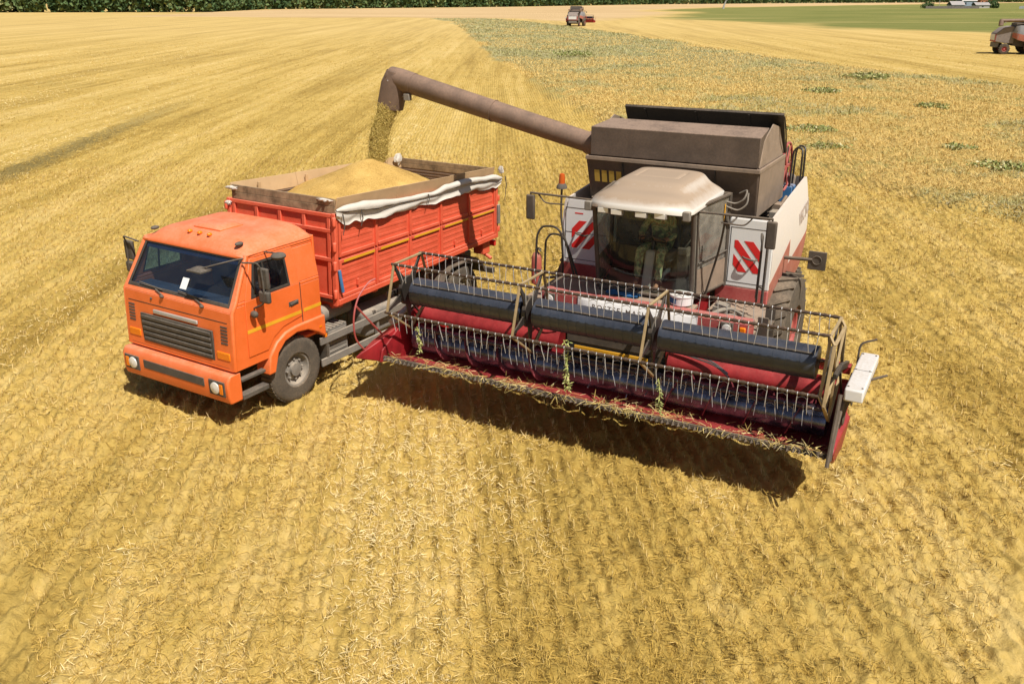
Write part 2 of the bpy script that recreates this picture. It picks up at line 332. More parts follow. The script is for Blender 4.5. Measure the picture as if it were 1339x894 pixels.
def ground_mat():
    m, nt, b = newmat('harvested_field'); L = nt.links
    geo = N(nt, 'ShaderNodeNewGeometry'); pos = geo.outputs['Position']
    at = N(nt, 'ShaderNodeAttribute', attribute_name='zone'); sp = N(nt, 'ShaderNodeSeparateColor'); L.new(at.outputs['Color'], sp.inputs[0])
    def mapped(scale, rot=-0.1293):
        mp = N(nt, 'ShaderNodeMapping'); mp.inputs['Rotation'].default_value = (0, 0, rot); mp.inputs['Scale'].default_value = scale; L.new(pos, mp.inputs['Vector']); return mp.outputs[0]
    def noise(vec, scale, detail=4.0, rough=0.6):
        n = N(nt, 'ShaderNodeTexNoise', Scale=scale, Detail=detail, Roughness=rough); L.new(vec, n.inputs['Vector']); return n.outputs[0]
    swath = noise(mapped((0.30, 0.012, 1)), 1.0, 5, 0.6)
    band = noise(mapped((1.6, 0.05, 1)), 1.0, 4, 0.6)
    big = noise(pos, 0.12, 4); mid = noise(pos, 1.6, 6, 0.7); fine = noise(pos, 22.0, 5, 0.75); cross = noise(mapped((0.05, .35, 1)), 1.0, 4, .65)
    f0 = mth(nt, 'ADD', mth(nt, 'MULTIPLY', swath, 0.42), mth(nt, 'MULTIPLY', band, 0.28))
    f0 = mth(nt, 'ADD', f0, mth(nt, 'MULTIPLY', mid, 0.14)); f0 = mth(nt, 'ADD', f0, mth(nt, 'MULTIPLY', fine, 0.12)); f0 = mth(nt, 'ADD', f0, mth(nt, 'MULTIPLY', cross, 0.10))
    stub = ramp(nt, f0, [(0.38, (0.15, 0.095, 0.022)), (0.46, (0.38, 0.25, 0.058)), (0.54, (0.58, 0.40, 0.11)), (0.64, (0.72, 0.525, 0.20))]).outputs[0]
    # the green and brown of volunteer growth between the rows
    gr = ramp(nt, mth(nt, 'MULTIPLY', big, mid), [(0.30, (0, 0, 0)), (0.42, (1, 1, 1))]).outputs[0]
    stub = mixc(nt, mth(nt, 'MULTIPLY', gr, 0.35), stub, (0.24, 0.21, 0.055))
    # old wheel track where straw was pressed away
    sx = N(nt, 'ShaderNodeSeparateXYZ'); L.new(pos, sx.inputs[0]); X, Y = sx.outputs[0], sx.outputs[1]
    c = mth(nt, 'ADD', mth(nt, 'ADD', X, mth(nt, 'MULTIPLY', Y, 0.070)), 16.7)
    c = mth(nt, 'ADD', c, mth(nt, 'MULTIPLY', mth(nt, 'SUBTRACT', mid, 0.5), 1.6))
    stub = mixc(nt, mth(nt, 'MULTIPLY', ramp(nt, mth(nt, 'DIVIDE', mth(nt, 'ADD', Y, mth(nt, 'MULTIPLY', big, 40.0)), 300.0), [(0.15, (0, 0, 0)), (0.75, (1, 1, 1))]).outputs[0], .5), stub, (0.64, 0.46, 0.20))  # haze put into the colour: stubble turns paler with distance
    st = ramp(nt, mth(nt, 'ABSOLUTE', c), [(0.35, (1, 1, 1)), (0.95, (0, 0, 0))]).outputs[0]
    yl = mth(nt, 'MULTIPLY', ramp(nt, mth(nt, 'DIVIDE', Y, 100.0), [(0.15, (0, 0, 0)), (0.2, (1, 1, 1)), (0.42, (1, 1, 1)), (0.62, (0, 0, 0))]).outputs[0], st)
    stub = mixc(nt, mth(nt, 'MULTIPLY', yl, 0.75), stub, (0.22, 0.175, 0.07))
    # standing crop strip with weeds
    wf = mth(nt, 'ADD', mth(nt, 'MULTIPLY', noise(pos, 0.22, 5, .65), 0.6), mth(nt, 'MULTIPLY', mid, 0.4))
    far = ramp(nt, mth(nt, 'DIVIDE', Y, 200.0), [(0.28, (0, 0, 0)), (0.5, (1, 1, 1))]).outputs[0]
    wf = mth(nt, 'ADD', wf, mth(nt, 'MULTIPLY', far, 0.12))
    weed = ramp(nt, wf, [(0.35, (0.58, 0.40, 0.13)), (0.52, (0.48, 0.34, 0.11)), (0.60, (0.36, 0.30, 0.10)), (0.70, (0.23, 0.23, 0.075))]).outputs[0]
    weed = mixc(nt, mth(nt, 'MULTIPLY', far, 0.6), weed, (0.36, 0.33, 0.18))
    grn = ramp(nt, noise(mapped((0.01, 0.045, 1), 0.0), 1.0, 5), [(0.36, (0.30, 0.27, 0.085)), (0.46, (0.17, 0.185, 0.05)), (0.55, (0.23, 0.225, 0.065)), (0.66, (0.38, 0.32, 0.12))]).outputs[0]
    pale = ramp(nt, noise(mapped((0.01, 0.06, 1), 0.0), 1.0, 5), [(0.35, (0.52, 0.35, 0.17)), (0.65, (0.66, 0.47, 0.25))]).outputs[0]
    col = mixc(nt, sp.outputs[2], stub, pale); col = mixc(nt, sp.outputs[1], col, grn); col = mixc(nt, sp.outputs[0], col, weed)
    L.new(col, b.inputs['Base Color']); b.inputs['Roughness'].default_value = 0.95; b.inputs['Specular IOR Level'].default_value = 0.1
    row = N(nt, 'ShaderNodeTexWave', Scale=1.0, Distortion=2.0, Detail=3.0); L.new(mapped((2.1, .35, 1)), row.inputs['Vector'])
    hgt = mth(nt, 'ADD', mth(nt, 'MULTIPLY', fine, 0.5), mth(nt, 'MULTIPLY', mth(nt, 'ADD', mid, band), 0.8)); hgt = mth(nt, 'ADD', hgt, mth(nt, 'MULTIPLY', row.outputs['Fac'], 0.25))
    bp = N(nt, 'ShaderNodeBump', Strength=0.9, Distance=0.10); L.new(hgt, bp.inputs['Height']); L.new(bp.outputs[0], b.inputs['Normal'])
    return m
def build_ground():
    th = np.concatenate([np.linspace(-PI, -R(44), 90, endpoint=False), np.linspace(-R(44), R(44), 800, endpoint=False), np.linspace(R(44), PI, 90)])
    rad = np.concatenate([np.linspace(0.05, 5.5, 12, endpoint=False), 5.5 * 1.0046 ** np.arange(0, 530), 5.5 * 1.0046 ** 530 * 1.018 ** np.arange(0, 225)])
    T, Rr = np.meshgrid(th, rad); x = Rr * np.sin(T); y = Rr * np.cos(T); z = height(x, y)
    nr, nt_ = T.shape; co = np.stack([x, y, z], -1).reshape(-1, 3)
    i, j = np.meshgrid(np.arange(nr - 1), np.arange(nt_ - 1), indexing='ij'); a = (i * nt_ + j).ravel()
    q = np.stack([a, a + 1, a + nt_ + 1, a + nt_], -1)[:, ::-1]
    wz, g, p_ = zones(x.ravel(), y.ravel()); zc = np.stack([wz, g, p_, np.ones_like(g)], -1)
    o = mesh_np('ground', co, q, [ground_mat()], {'zone': ('FLOAT_COLOR', 'POINT', zc)}, True)
    tag(o, kind='structure'); return o
build_ground()

def blade_mat(name, stops):
    m, nt, b = newmat(name); at = N(nt, 'ShaderNodeAttribute', attribute_name='rnd')
    r = ramp(nt, at.outputs['Fac'], stops); nt.links.new(r.outputs[0], b.inputs['Base Color'])
    b.inputs['Roughness'].default_value = 0.85; b.inputs['Specular IOR Level'].default_value = 0.08
    return m
def blades(name, x, y, z, L, W_, az, tilt, rnd, mat, bend=0.25):
    """curved two-piece strips: base at (x,y,z)"""
    n = len(x); d = np.stack([np.cos(az) * np.cos(tilt), np.sin(az) * np.cos(tilt), np.sin(tilt)], -1)
    t2 = tilt - bend * rng.uniform(0.3, 1.5, n); d2 = np.stack([np.cos(az) * np.cos(t2), np.sin(az) * np.cos(t2), np.sin(t2)], -1)
    ro = rng.uniform(-0.9, 0.9, n); sd = np.stack([-np.sin(az) * np.cos(ro), np.cos(az) * np.cos(ro), np.sin(ro)], -1) * (W_ / 2)[:, None]
    p0 = np.stack([x, y, z], -1); p1 = p0 + d * (L * .5)[:, None]; p2 = p1 + d2 * (L * .5)[:, None]
    co = np.stack([p0 - sd, p0 + sd, p1 + sd, p1 - sd, p2 + sd * .5, p2 - sd * .5], 1).reshape(-1, 3)
    b0 = (np.arange(n) * 6)[:, None]; q = np.concatenate([b0 + np.array([[0, 1, 2, 3]]), b0 + np.array([[3, 2, 4, 5]])], 0)
    return mesh_np(name, co, q, [mat], {'rnd': ('FLOAT', 'POINT', np.repeat(rnd, 6))})
def straw():
    n = 640000; u = rng.uniform(0, 1, n); r0, r1, k = 5.8, 170.0, 0.12
    r = (r0 ** k + u * (r1 ** k - r0 ** k)) ** (1 / k); th = rng.uniform(-R(34), R(34), n)
    x = r * np.sin(th); y = r * np.cos(th)
    keep = polydist(x, y, WEED) < 0.2; x, y, r = x[keep], y[keep], r[keep]
    uu, v = rowcoord(x, y); n = len(x)
    # clumping
    cl = fbm(x * 1.1, y * 1.1, 61) + 0.6 * fbm(uu * 4.5, v * 1.2, 62); cl = cl + .14 * np.sin(2 * PI * uu / .24 + 1.5 * fbm(uu * .8, v * .25, 3)) + .9 * (fbm(x * .22, y * .22, 63) - .5) + .8 * (fbm(x * 4.5, y * 4.5, 64, 2) - .5) * np.clip(30 / np.hypot(x, y), 0, 1) - .5 * np.clip((np.hypot(x, y) - 100) / 70, 0, 1); k2 = rng.uniform(0.30, 1.30, n) < cl; x, y, r = x[k2], y[k2], r[k2]; n = len(x)
    z = height(x, y); L_ = rng.uniform(0.03, 0.12, n) * (r / 8) ** 0.30; w = rng.uniform(0.003, 0.007, n) * (r / 8) ** 0.50
    az = rng.uniform(0, 2 * PI, n); tl = np.abs(rng.normal(0.12, 0.28, n)); up = rng.uniform(0, 1, n) < 0.16; tl[up] = rng.uniform(0.8, 1.4, up.sum()); L_[up] *= 0.7
    z = z + rng.uniform(-0.01, 0.035, n)
    uu, v = rowcoord(x, y); rv = np.clip(rng.uniform(0, 1, n) * .75 + 1.1 * (fbm(uu * .33, v * .018, 81) - .5) * np.clip(r / 30, .35, 1) + 0.9 * (fbm(uu * 1.5, v * .05, 82) - .5) + .7 * (fbm(x * .3, y * .3, 83) - .5) + .12 - .75 * np.exp(-((x + .07 * y + 16.7 + .8 * (fbm(x * .5, y * .5, 88) - .5)) / .75) ** 2) * np.clip((y - 14) / 5, 0, 1) * np.clip((58 - y) / 14, 0, 1), 0, 1)
    o = blades('straw_litter', x, y, z, L_, w, az, tl, rv,
        blade_mat('straw', [(0.0, (0.29, 0.18, 0.035)), (0.4, (0.52, 0.34, 0.075)), (0.75, (0.68, 0.47, 0.14)), (1.0, (0.87, 0.71, 0.38))]), 0.08)
    tag(o, 'loose golden straw and stubble lying over the cut field', 'straw', kind='stuff')
straw()
def stalks():
    n = 150000; r = rng.uniform(0, 1, n) ** .7 * 32 + 5.8; th = rng.uniform(-R(34), R(34), n); x = r * np.sin(th); y = r * np.cos(th)
    u, v = rowcoord(x, y); ph = u / .24 + 1.5 * fbm(u * .8, v * .25, 3) / (2 * PI); u2 = u + (np.round(ph - .25) + .25 - ph) * .24 + rng.normal(0, .014, n)
    x = (u2 - .13 * v) / 1.0084; y = (v + .13 * u2) / 1.0084
    k = (polydist(x, y, WEED) < 0) & (rng.uniform(0, 1, n) < .2 + 1.2 * fbm(x * .7, y * .7, 84)); x, y, r = x[k], y[k], r[k]; n = len(x)
    o = blades('cut_stubble', x, y, height(x, y) - .01, rng.uniform(.05, .12, n), rng.uniform(.004, .007, n) * (r / 8) ** .5, rng.uniform(0, 2 * PI, n), rng.uniform(1.1, 1.5, n), rng.uniform(0, 1, n),
        blade_mat('stubble_stalks', [(0.0, (0.34, 0.21, 0.05)), (0.5, (0.58, 0.40, 0.12)), (1.0, (0.80, 0.62, 0.30))]), 0.1)
    tag(o, 'upright cut stalks standing in drill rows on the near field', 'stubble', kind='stuff')
stalks()
def crop():
    n = 420000; u = rng.uniform(0, 1, n); r0, r1, k = 22.0, 300.0, -0.15
    r = (r0 ** k + u * (r1 ** k - r0 ** k)) ** (1 / k); th = rng.uniform(-R(8), R(34), n); x = r * np.sin(th); y = r * np.cos(th)
    d = polydist(x, y, WEED); keep = d > 0.1; x, y, r = x[keep], y[keep], r[keep]; n = len(x)
    g = fbm(x * 0.16, y * 0.16, 71, 4) * .75 + .25 * fbm(x * 1.2, y * 1.2, 72) + np.clip((y - 60) / 100, 0, 1) * 0.10
    rnd = np.clip(rng.normal(0.30, 0.12, n) + np.clip((g - 0.535) * 7, 0, 0.55), 0, 1)
    z = height(x, y) - 0.03; L_ = rng.uniform(0.10, 0.26, n) * (1 + np.clip((g - .56) * 4, 0, .8)); w = rng.uniform(0.008, 0.018, n) * (r / 30) ** 0.9
    o = blades('standing_crop', x, y, z, L_ * (r / 30) ** 0.15, w, rng.uniform(0, 2 * PI, n), rng.uniform(0.35, 1.45, n), rnd,
        blade_mat('crop_and_weeds', [(0.0, (0.42, 0.26, 0.07)), (0.30, (0.68, 0.475, 0.165)), (0.50, (0.68, 0.50, 0.21)), (0.62, (0.50, 0.42, 0.19)), (0.85, (0.36, 0.34, 0.13)), (1.0, (0.48, 0.43, 0.27))]), 0.8)
    tag(o, 'uncut dry crop with green weeds standing in the strip behind the harvester', 'crop', kind='stuff')
crop()
# weeds growing up in patches of the uncut strip, each a plant of its own
def leafy(name, x, y, rad, hgt, n, mat, label, cat, group=None, seed=0, leaf=0.06, tall=False):
    g = np.random.default_rng(seed); a = g.uniform(0, 2 * PI, n); rr = rad * np.sqrt(g.uniform(0, 1, n)); zz = g.uniform(0, 1, n) ** 0.8
    lob = 0.7 + 0.4 * np.sin(a * 3 + seed) * np.cos(a * 2 - seed) ; px = x + rr * np.cos(a) * lob; py = y + rr * np.sin(a) * lob
    top = hgt * (0.55 + 0.45 * np.sqrt(np.clip(1 - (rr / rad) ** 2, 0, 1))) * (0.7 + 0.5 * g.uniform(0, 1, n) ** 2)
    pz = zz * top + 0.28
    d = g.normal(0, 1, (n, 3)); d /= np.linalg.norm(d, axis=1)[:, None]; e = np.cross(d, g.normal(0, 1, (n, 3))); e /= np.linalg.norm(e, axis=1)[:, None]
    s = leaf * g.uniform(0.5, 1.5, n)[:, None]; p0 = np.stack([px, py, pz], -1)
    co = np.stack([p0 - d * s, p0 + e * s * .5, p0 + d * s, p0 - e * s * .5], 1).reshape(-1, 3)
    q = (np.arange(n) * 4)[:, None] + np.array([[0, 1, 2, 3]])
    o = mesh_np(name, co, q, [mat], {'rnd': ('FLOAT', 'POINT', np.repeat(g.uniform(0, 1, n), 4))})
    return tag(o, label, cat, group)
weedm = blade_mat('weed_leaves', [(0, (0.20, 0.24, 0.07)), (0.5, (0.33, 0.34, 0.12)), (0.8, (0.48, 0.44, 0.20)), (1, (0.64, 0.57, 0.36))])
WP = [((28.2, 72.4), 1.3, .7, 'round grey green weed clump at the right of the pale far weeds'), 
      ((13.2, 37.4), .7, .35, 'low green weed patch nearest the harvester tank'), ((14.3, 42.9), .9, .4, 'green weed patch above the low one nearest the tank'),
      ((18.1, 32.4), .75, .5, 'dark green thistle clump near the right edge'), 
      ((18.5, 37.0), .55, .45, 'upright weed with pale tips above the thistle clump'), ((6.9, 103.5), 1.6, .7, 'dark green weed clump below the small far harvester'),
      ((21, 61), .9, .5, 'light green weed beside the right golden stubble'), ((24, 52), .7, .5, 'lone green weed in the dry crop at right')]
for i, ((x, y), r_, h_, lab) in enumerate(WP):
    leafy('weed_clump', x, y, r_ * 1.7, h_ * .55, int(900 * r_), weedm, lab, 'weed', 'weeds growing in the uncut strip', i + 3, 0.045 + y * 0.0006)

# ------------------------------------------------------------------ far woods, sheds, bushes
leafm = blade_mat('tree_leaves', [(0, (0.04, 0.075, 0.03)), (0.5, (0.09, 0.14, 0.055)), (0.85, (0.16, 0.21, 0.08)), (1, (0.27, 0.27, 0.12))])
def wood():
    line = [(-520, 350), (-400, 420), (-233, 435), (-146, 445), (-149, 556), (-5.5, 722), (133, 985), (313, 1190), (565, 1390), (809, 1520), (1500, 1700)]
    P0 = []; CO = []; RN = []; TR = MB(); g = np.random.default_rng(4); k = 0
    for (ax, ay), (bx, by) in zip(line[:-1], line[1:]):
        seg = math.hypot(bx - ax, by - ay); n = int(seg / 5.0)
        for i in range(n):
            for rowi in range(2):
                t = (i + g.uniform(-.3, .3)) / n; x = ax + (bx - ax) * t; y = ay + (by - ay) * t + rowi * 9 + g.uniform(-2, 2)
                d = math.hypot(x, y); h = g.uniform(9, 15) + rowi * 3; cr = g.uniform(2.6, 4.2); nl = 420 if d < 800 else 200
                a = g.normal(0, 1, (nl, 3)); a /= np.linalg.norm(a, axis=1)[:, None]; rr = g.uniform(0.45, 1.05, nl)[:, None]
                wob = 1 + .25 * np.sin(a[:, :1] * 5 + k) * np.cos(a[:, 2:] * 4 + k)
                p = np.array([x, y, h * .50]) + a * rr * wob * np.array([cr * 1.15, cr, h * .55])
                d1 = g.normal(0, 1, (nl, 3)); d1 /= np.linalg.norm(d1, axis=1)[:, None]; e = np.cross(d1, g.normal(0, 1, (nl, 3))); e /= np.linalg.norm(e, axis=1)[:, None]
                s = g.uniform(.7, 1.4, nl)[:, None]
                CO.append(np.stack([p - d1 * s, p + e * s * .7, p + d1 * s, p - e * s * .7], 1).reshape(-1, 3)); RN.append(np.repeat(np.clip(g.uniform(0, 1, nl) * .55 + g.uniform(-.15, .55), 0, 1), 4))
                if rowi == 0 and d < 800: TR.tube([(x, y, 0), (x + .2, y, h * .6)], [.25, .12], 5)
                k += 1
    co = np.concatenate(CO); q = np.arange(len(co)).reshape(-1, 4)
    o = mesh_np('far_wood', co, q, [leafm], {'rnd': ('FLOAT', 'POINT', np.concatenate(RN))})
    tag(o, 'dark green wood closing the far edge of the fields', 'wood', kind='stuff')
    t = TR.build('trunk_rows', M['lightgrey'], o)
    t['kind'] = 'stuff'
wood()
bushm = leafm
for i, (x, y, r_, h_, lab) in enumerate([(268, 606, 4.5, 3.6, 'green bush left of the blue grey shed'), (312, 608, 3.2, 3.2, 'green bush beside the low shed roof'), (325, 640, 5, 6, 'taller green tree right of the brick house'), (352, 610, 6, 2.5, 'wide low bush by the right fence')]):
    leafy('bush', x, y, r_, h_, 900, bushm, lab, 'bush', 'bushes round the far sheds', 40 + i, 0.5)
def shed(x, y, w, d, h, rh, wall, roof, name, label, cat, nwin=3, rz=0.0):
    e = empty(name, (x, y, 0), rz); MB().box(-w / 2, w / 2, -d / 2, d / 2, 0, h).build('wall', wall, e)
    MB().prism([(-d / 2 - .4, h), (0, h + rh), (d / 2 + .4, h), (d / 2 + .4, h - .2), (0, h + rh - .2), (-d / 2 - .4, h - .2)], lambda a, b, t: (t, a, b), -w / 2 - .4, w / 2 + .4).build('roof', roof, e)
    for k in range(nwin):
        cx = -w / 2 + w * (k + .5) / nwin; MB().box(cx - .5, cx + .5, -d / 2 - .05, -d / 2 - .01, h * .35, h * .75).build('window', M['darkwin'], e)
    return tag(e, label, cat, 'sheds and houses at the far field edge')
shed(285, 605, 8, 7, 2.2, 2.2, M['lightgrey'], M['roofgrey'], 'shed', 'blue grey shed leftmost of the far farm buildings', 'shed', 2)
shed(318, 660, 10, 9, 4.6, 2.8, M['bwall'], M['roofwhite2'], 'shed', 'shed with bright white roof behind the blue grey shed', 'shed', 2)
shed(311, 625, 9, 6, 2.0, 1.6, M['lightgrey'], M['roofgrey'], 'shed', 'low shed with silver roof before the brick house', 'shed', 1)
shed(345, 690, 9, 9, 5.5, 2.5, M['bricks'], M['roofgrey'], 'house', 'orange brick house among the far farm buildings', 'house', 3)
shed(365, 640, 14, 8, 3.4, 2.6, M['bricks'], M['dark'], 'house', 'dark roofed brown house at the far right', 'house', 4)
fb = MB()
for k in range(34): fb.box(262 + k * 1.0, 262.9 + k, 596, 596.08, 0, 1.5 + .15 * random.random())
tag(fb.build('board_fence', M['fencewood']), 'grey board fence in front of the far sheds', 'fence')
fb = MB()
for k in range(40): fb.box(318 + k * 1.0, 318.9 + k, 590, 590.08, 0, 1.5 + .15 * random.random())
tag(fb.build('board_fence', M['roofgrey']), 'blue grey board fence along the right far houses', 'fence')
for x, y, lab in ((272, 600, 'utility pole left of the far sheds'), (334, 610, 'utility pole right of the brick house')):
    e = empty('utility_pole', (x, y, 0)); MB().tube([(0, 0, 0), (0, 0, 9)], [.16, .1], 6).build('post', M['lightgrey'], e); MB().box(-1, 1, -.06, .06, 8.2, 8.4).build('crossarm', M['fencewood'], e); tag(e, lab, 'utility pole', 'far utility poles')
e = empty('dead_tree', (130.7, 581, 0)); t_ = MB()
t_.tube([(-.3, 0, 0), (.2, 0, 2.5), (1.2, 0, 5), (1.9, 0, 8)], [.7, .5, .4, .2], 7)
t_.build('trunk', M['lightgrey'], e); t_ = MB()
for k in range(14):
    a = random.uniform(0, 6.28); z0 = random.uniform(3.5, 7); x0 = .2 + (z0 - 2.5) * .32
    t_.tube([(x0, 0, z0), (x0 + math.cos(a) * 1.3, math.sin(a), z0 + 1), (x0 + math.cos(a) * 2.2, math.sin(a) * 1.6, z0 + 2.4)], [.16, .1, .04], 5)
t_.build('branches', M['lightgrey'], e); tag(e, 'pale bare leaning tree standing alone at the far field edge', 'tree')

# ================================================================== shared: wheels
def wheel(parent, name, c, r, w, rim_r, side=1, lug=True, n_lug=22, rimmat='lightgrey', offset=0.0):
    x, y, z = c; t = MB(); h = w / 2
    prof = [(rim_r, -h * .8), (rim_r + .02, -h), (r * .82, -h), (r * .95, -h * .92), (r, -h * .72), (r, h * .72), (r * .95, h * .92), (r * .82, h), (rim_r + .02, h), (rim_r, h * .8)]
    t.lathe(prof, (0, 0, 0), 'y', 40, caps=False)
    if lug:
        for k in range(n_lug):
            for s in (-1, 1):
                a = 2 * PI * (k + (.5 if s > 0 else 0)) / n_lug; ca, sa = math.cos(a), math.sin(a); a2 = a + .16; c2, s2 = math.cos(a2), math.sin(a2); rr = r + .018
                t.bar((rr * ca, s * h * .06, rr * sa), ((rr - .012) * c2, s * h * .90, (rr - .012) * s2), .045, .05, (ca, 0, sa))
    else:
        for k in range(44):
            a = 2 * PI * k / 44; t.bar(((r + .004) * math.cos(a), -h * .68, (r + .004) * math.sin(a)), ((r + .004) * math.cos(a), h * .68, (r + .004) * math.sin(a)), .05, .022, (math.cos(a), 0, math.sin(a)))
    o = t.build(name, M['rubber'], parent); o.location = (x, y, z)
    d = MB(); s = side
    d.lathe([(rim_r + .01, s * h * .85), (rim_r - .02, s * h * .8), (rim_r - .04, s * h * .3), (rim_r * .75, s * h * .15), (rim_r * .5, s * h * .45), (rim_r * .42, s * h * .5), (rim_r * .4, s * h * .8), (.001, s * h * .86)], (0, 0, 0), 'y', 28, caps=False)
    for k in range(8): a = 2 * PI * k / 8; d.lathe([(.018, 0), (.018, s * .04), (.001, s * .05)], (rim_r * .62 * math.cos(a), s * h * .35, rim_r * .62 * math.sin(a)), 'y', 6, caps=False)
    d.build('rim', M[rimmat], o)
    return o

# ================================================================== dump truck
TRK = empty('dump_truck', (-5.136, 12.625, 0), R(-121.537))
tag(TRK, 'orange flatbed grain truck parked beside the harvester, its red body heaped with grain', 'truck')
def yw(z, s):      # half width of the cab at height z
    return s * (1.235 if z < 2.0 else 1.235 - (z - 2.0) * 0.16)
def build_truck():
    T = TRK
    sidef = lambda s, o0=0.0: (lambda a, b, t: (a, yw(b, s) + s * (t + o0), b))
    # side sheets with window openings
    cab = MB()
    win = [(-.44, 2.03), (-1.2, 2.03), (-1.2, 2.50), (-.58, 2.50)]
    for s in (-1, 1):
        f = sidef(s)
        cab.prism([(.012, .98), (-.70, .98), (-.9, 1.2), (-1.25, 1.3), (-1.86, 1.3), (-1.87, 1.95), (-.10, 1.95), (-.05, 1.88)], f, -.03, 0)
        cab.prism([(-.10, 1.95), (-1.87, 1.95), (-1.87, 2.005), (-.135, 2.005)], f, -.03, 0); cab.prism([(-.135, 2.005), (-.40, 2.005), (-.56, 2.54), (-.45, 2.54)], f, -.03, 0); cab.prism([(-1.24, 2.005), (-1.87, 2.005), (-1.865, 2.54), (-1.24, 2.54)], f, -.03, 0); cab.prism([(-.45, 2.54), (-1.865, 2.54), (-1.86, 2.62), (-.50, 2.62)], f, -.03, 0)
        cab.tube([(-.012, s * 1.208, .98), (-.072, s * 1.212, 1.88), (-.16, s * 1.205, 2.0), (-.525, s * 1.122, 2.63)], [.03, .033, .036, .036], 12)
    # rear wall with corner rounding, floor
    cab.box(-1.88, -1.84, -1.18, 1.18, 1.05, 2.66)
    cab.box(-1.84, -.05, -1.15, 1.15, 1.0, 1.05)
    # front: lower nose and windscreen surround
    def fx(z): return 0.02 - .07 * max(0, z - 1.0) if z < 1.88 else -.042 - (z - 1.88) * .62
    FR = lambda a, b, t: (fx(b) + t, a, b)
    cab.prism([(-1.205, .98), (1.205, .98), (1.215, 1.88), (-1.215, 1.88)], FR, -.03, 0)
    cab.prism([(-1.215, 1.88), (1.215, 1.88), (1.14, 2.64), (-1.14, 2.64)], FR, -.03, 0, [[(-1.13, 1.965), (1.13, 1.965), (1.06, 2.59), (-1.06, 2.59)]])
    cab.build('cab_shell', M['orange'], T, .022, 3)
    # roof
    def roof(i, j):
        x = -.49 - 1.40 * i; t = j * 2 - 1; e = abs(t) ** 6; fr = 1 - max(0, 1 - i / .30) ** 2.4; rr = 1 - max(0, (i - .93) / .07) ** 2 * .5
        h = .215 * fr * rr * (1 - e) + (.035 if (.12 < i and abs(t) < .8) else 0) * 0
        return (x + .03 * (1 - fr), t * (1.155 - .02 * (1 - fr)), 2.615 + h)
    rf = MB().grid(40, 40, roof, .03).build('roof', M['orange'], T, ang=60)
    MB().grid(9, 9, lambda i, j: (-.80 - .46 * i, -.30 + .60 * j, 2.845 + .042 * (1 - abs(2 * i - 1) ** 8) * (1 - abs(2 * j - 1) ** 8)), .03).build('roof_hatch', M['orange'], rf, .006)
    for y in (-.22, 0, .22):
        m = MB(); m.ball((-.66, y, 2.80), .035, (1.3, 1, .8), 8); m.build('marker_lamp', M['amber'], rf); 
    for y in (-.98, .92):
        m = MB(); m.ball((-.60, y, 2.765), .05, (1.5, 1, .62), 8); m.build('corner_lamp', M['plastic'], rf)
    for s in (-1, 1):
        MB().tube([(-.50, s * 1.145, 2.628), (-1.2, s * 1.15, 2.632), (-1.86, s * 1.15, 2.63)], .014, 8).build('roof_gutter', M['orange'], rf)
        v_ = MB()
        for k in range(6): v_.box(fx(1.40 + .05 * k) + .001, fx(1.40 + .05 * k) + .008, *sorted((s * .98, s * 1.12)), 1.39 + .05 * k, 1.415 + .05 * k)
        v_.build('air_slots', M['plastic'], T); MB().box(-.02, fx(1.15) + .012, *sorted((s * .88, s * 1.15)), 1.14, 1.26).build('front_lamp', M['amber'], T, .01)
    # windscreen, frame seal, tint band
    FRw = lambda a, b, t: (fx(b) + t, a, b)
    MB().prism([(-1.125, 1.97), (1.125, 1.97), (1.055, 2.585), (-1.055, 2.585)], FRw, -.022, -.014).build('windscreen', M['truckglass'], T, smooth=False)
    MB().prism([(-1.15, 1.945), (1.15, 1.945), (1.08, 2.61), (-1.08, 2.61)], FRw, -.012, .006, [[(-1.105, 1.99), (1.105, 1.99), (1.035, 2.562), (-1.035, 2.562)]]).build('windscreen_seal', M['gasket'], T, .006)
    MB().prism([(-1.045, 2.49), (1.045, 2.49), (1.035, 2.57), (-1.035, 2.57)], FRw, -.034, -.026).build('sun_strip', M['denim'], T)
    for y0, y1 in ((.62, .05), (-.28, -.85)):
        w = MB(); w.tube([(fx(1.93) + .03, y0, 1.91), (fx(1.98) + .035, y0 - .18, 1.975)], .012, 6); w.tube([(fx(1.98) + .03, y0 - .02, 1.99), (fx(2.0) + .03, y1, 2.03)], .009, 5)
        w.ball((fx(1.9) + .03, y0, 1.90), .03, (1, 1.4, .8), 6); w.build('wiper', M['plastic'], T)
    MB().box(fx(2.05) - .03, fx(2.05) - .026, .02, .16, 2.05, 2.20).map(lambda x, y, z: (x - (z - 2.1) * .62, y, z)).build('windscreen_paper', M['paper'], T)
    # hood flap seam, grille, badge bars
    g = MB(); g.box(fx(1.72) - .004, fx(1.72) + .003, -1.12, 1.12, 1.715, 1.727); g.box(fx(1.1), fx(1.1) + .004, -1.12, 1.12, 1.02, 1.03); g.build('flap_seam', M['gasket'], T)
    g = MB()
    for k in range(5): g.box(.0, .035, -.78, .78, 1.12 + k * .09, 1.17 + k * .09)
    g.box(-.012, .015, -.82, .82, 1.09, 1.56); g.build('grille', M['plastic'], T, .008)
    MB().box(-.02, .012, -.5, .5, 1.60, 1.66).build('front_trim', M['lightgrey'], T, .01)
    m = MB(); m.ball((fx(1.82) + .01, -.55, 1.82), .022, (.6, 1, 1), 6); m.build('washer_jet', M['plastic'], T)
    # bumper and lamps
    b = MB(); b.prism([(-.10, .50), (.14, .50), (.17, .62), (.17, .86), (.12, .95), (-.10, .95)], XZ, -1.22, 1.22); bm_ = b.build('bumper', M['orange'], T, .03, 3)
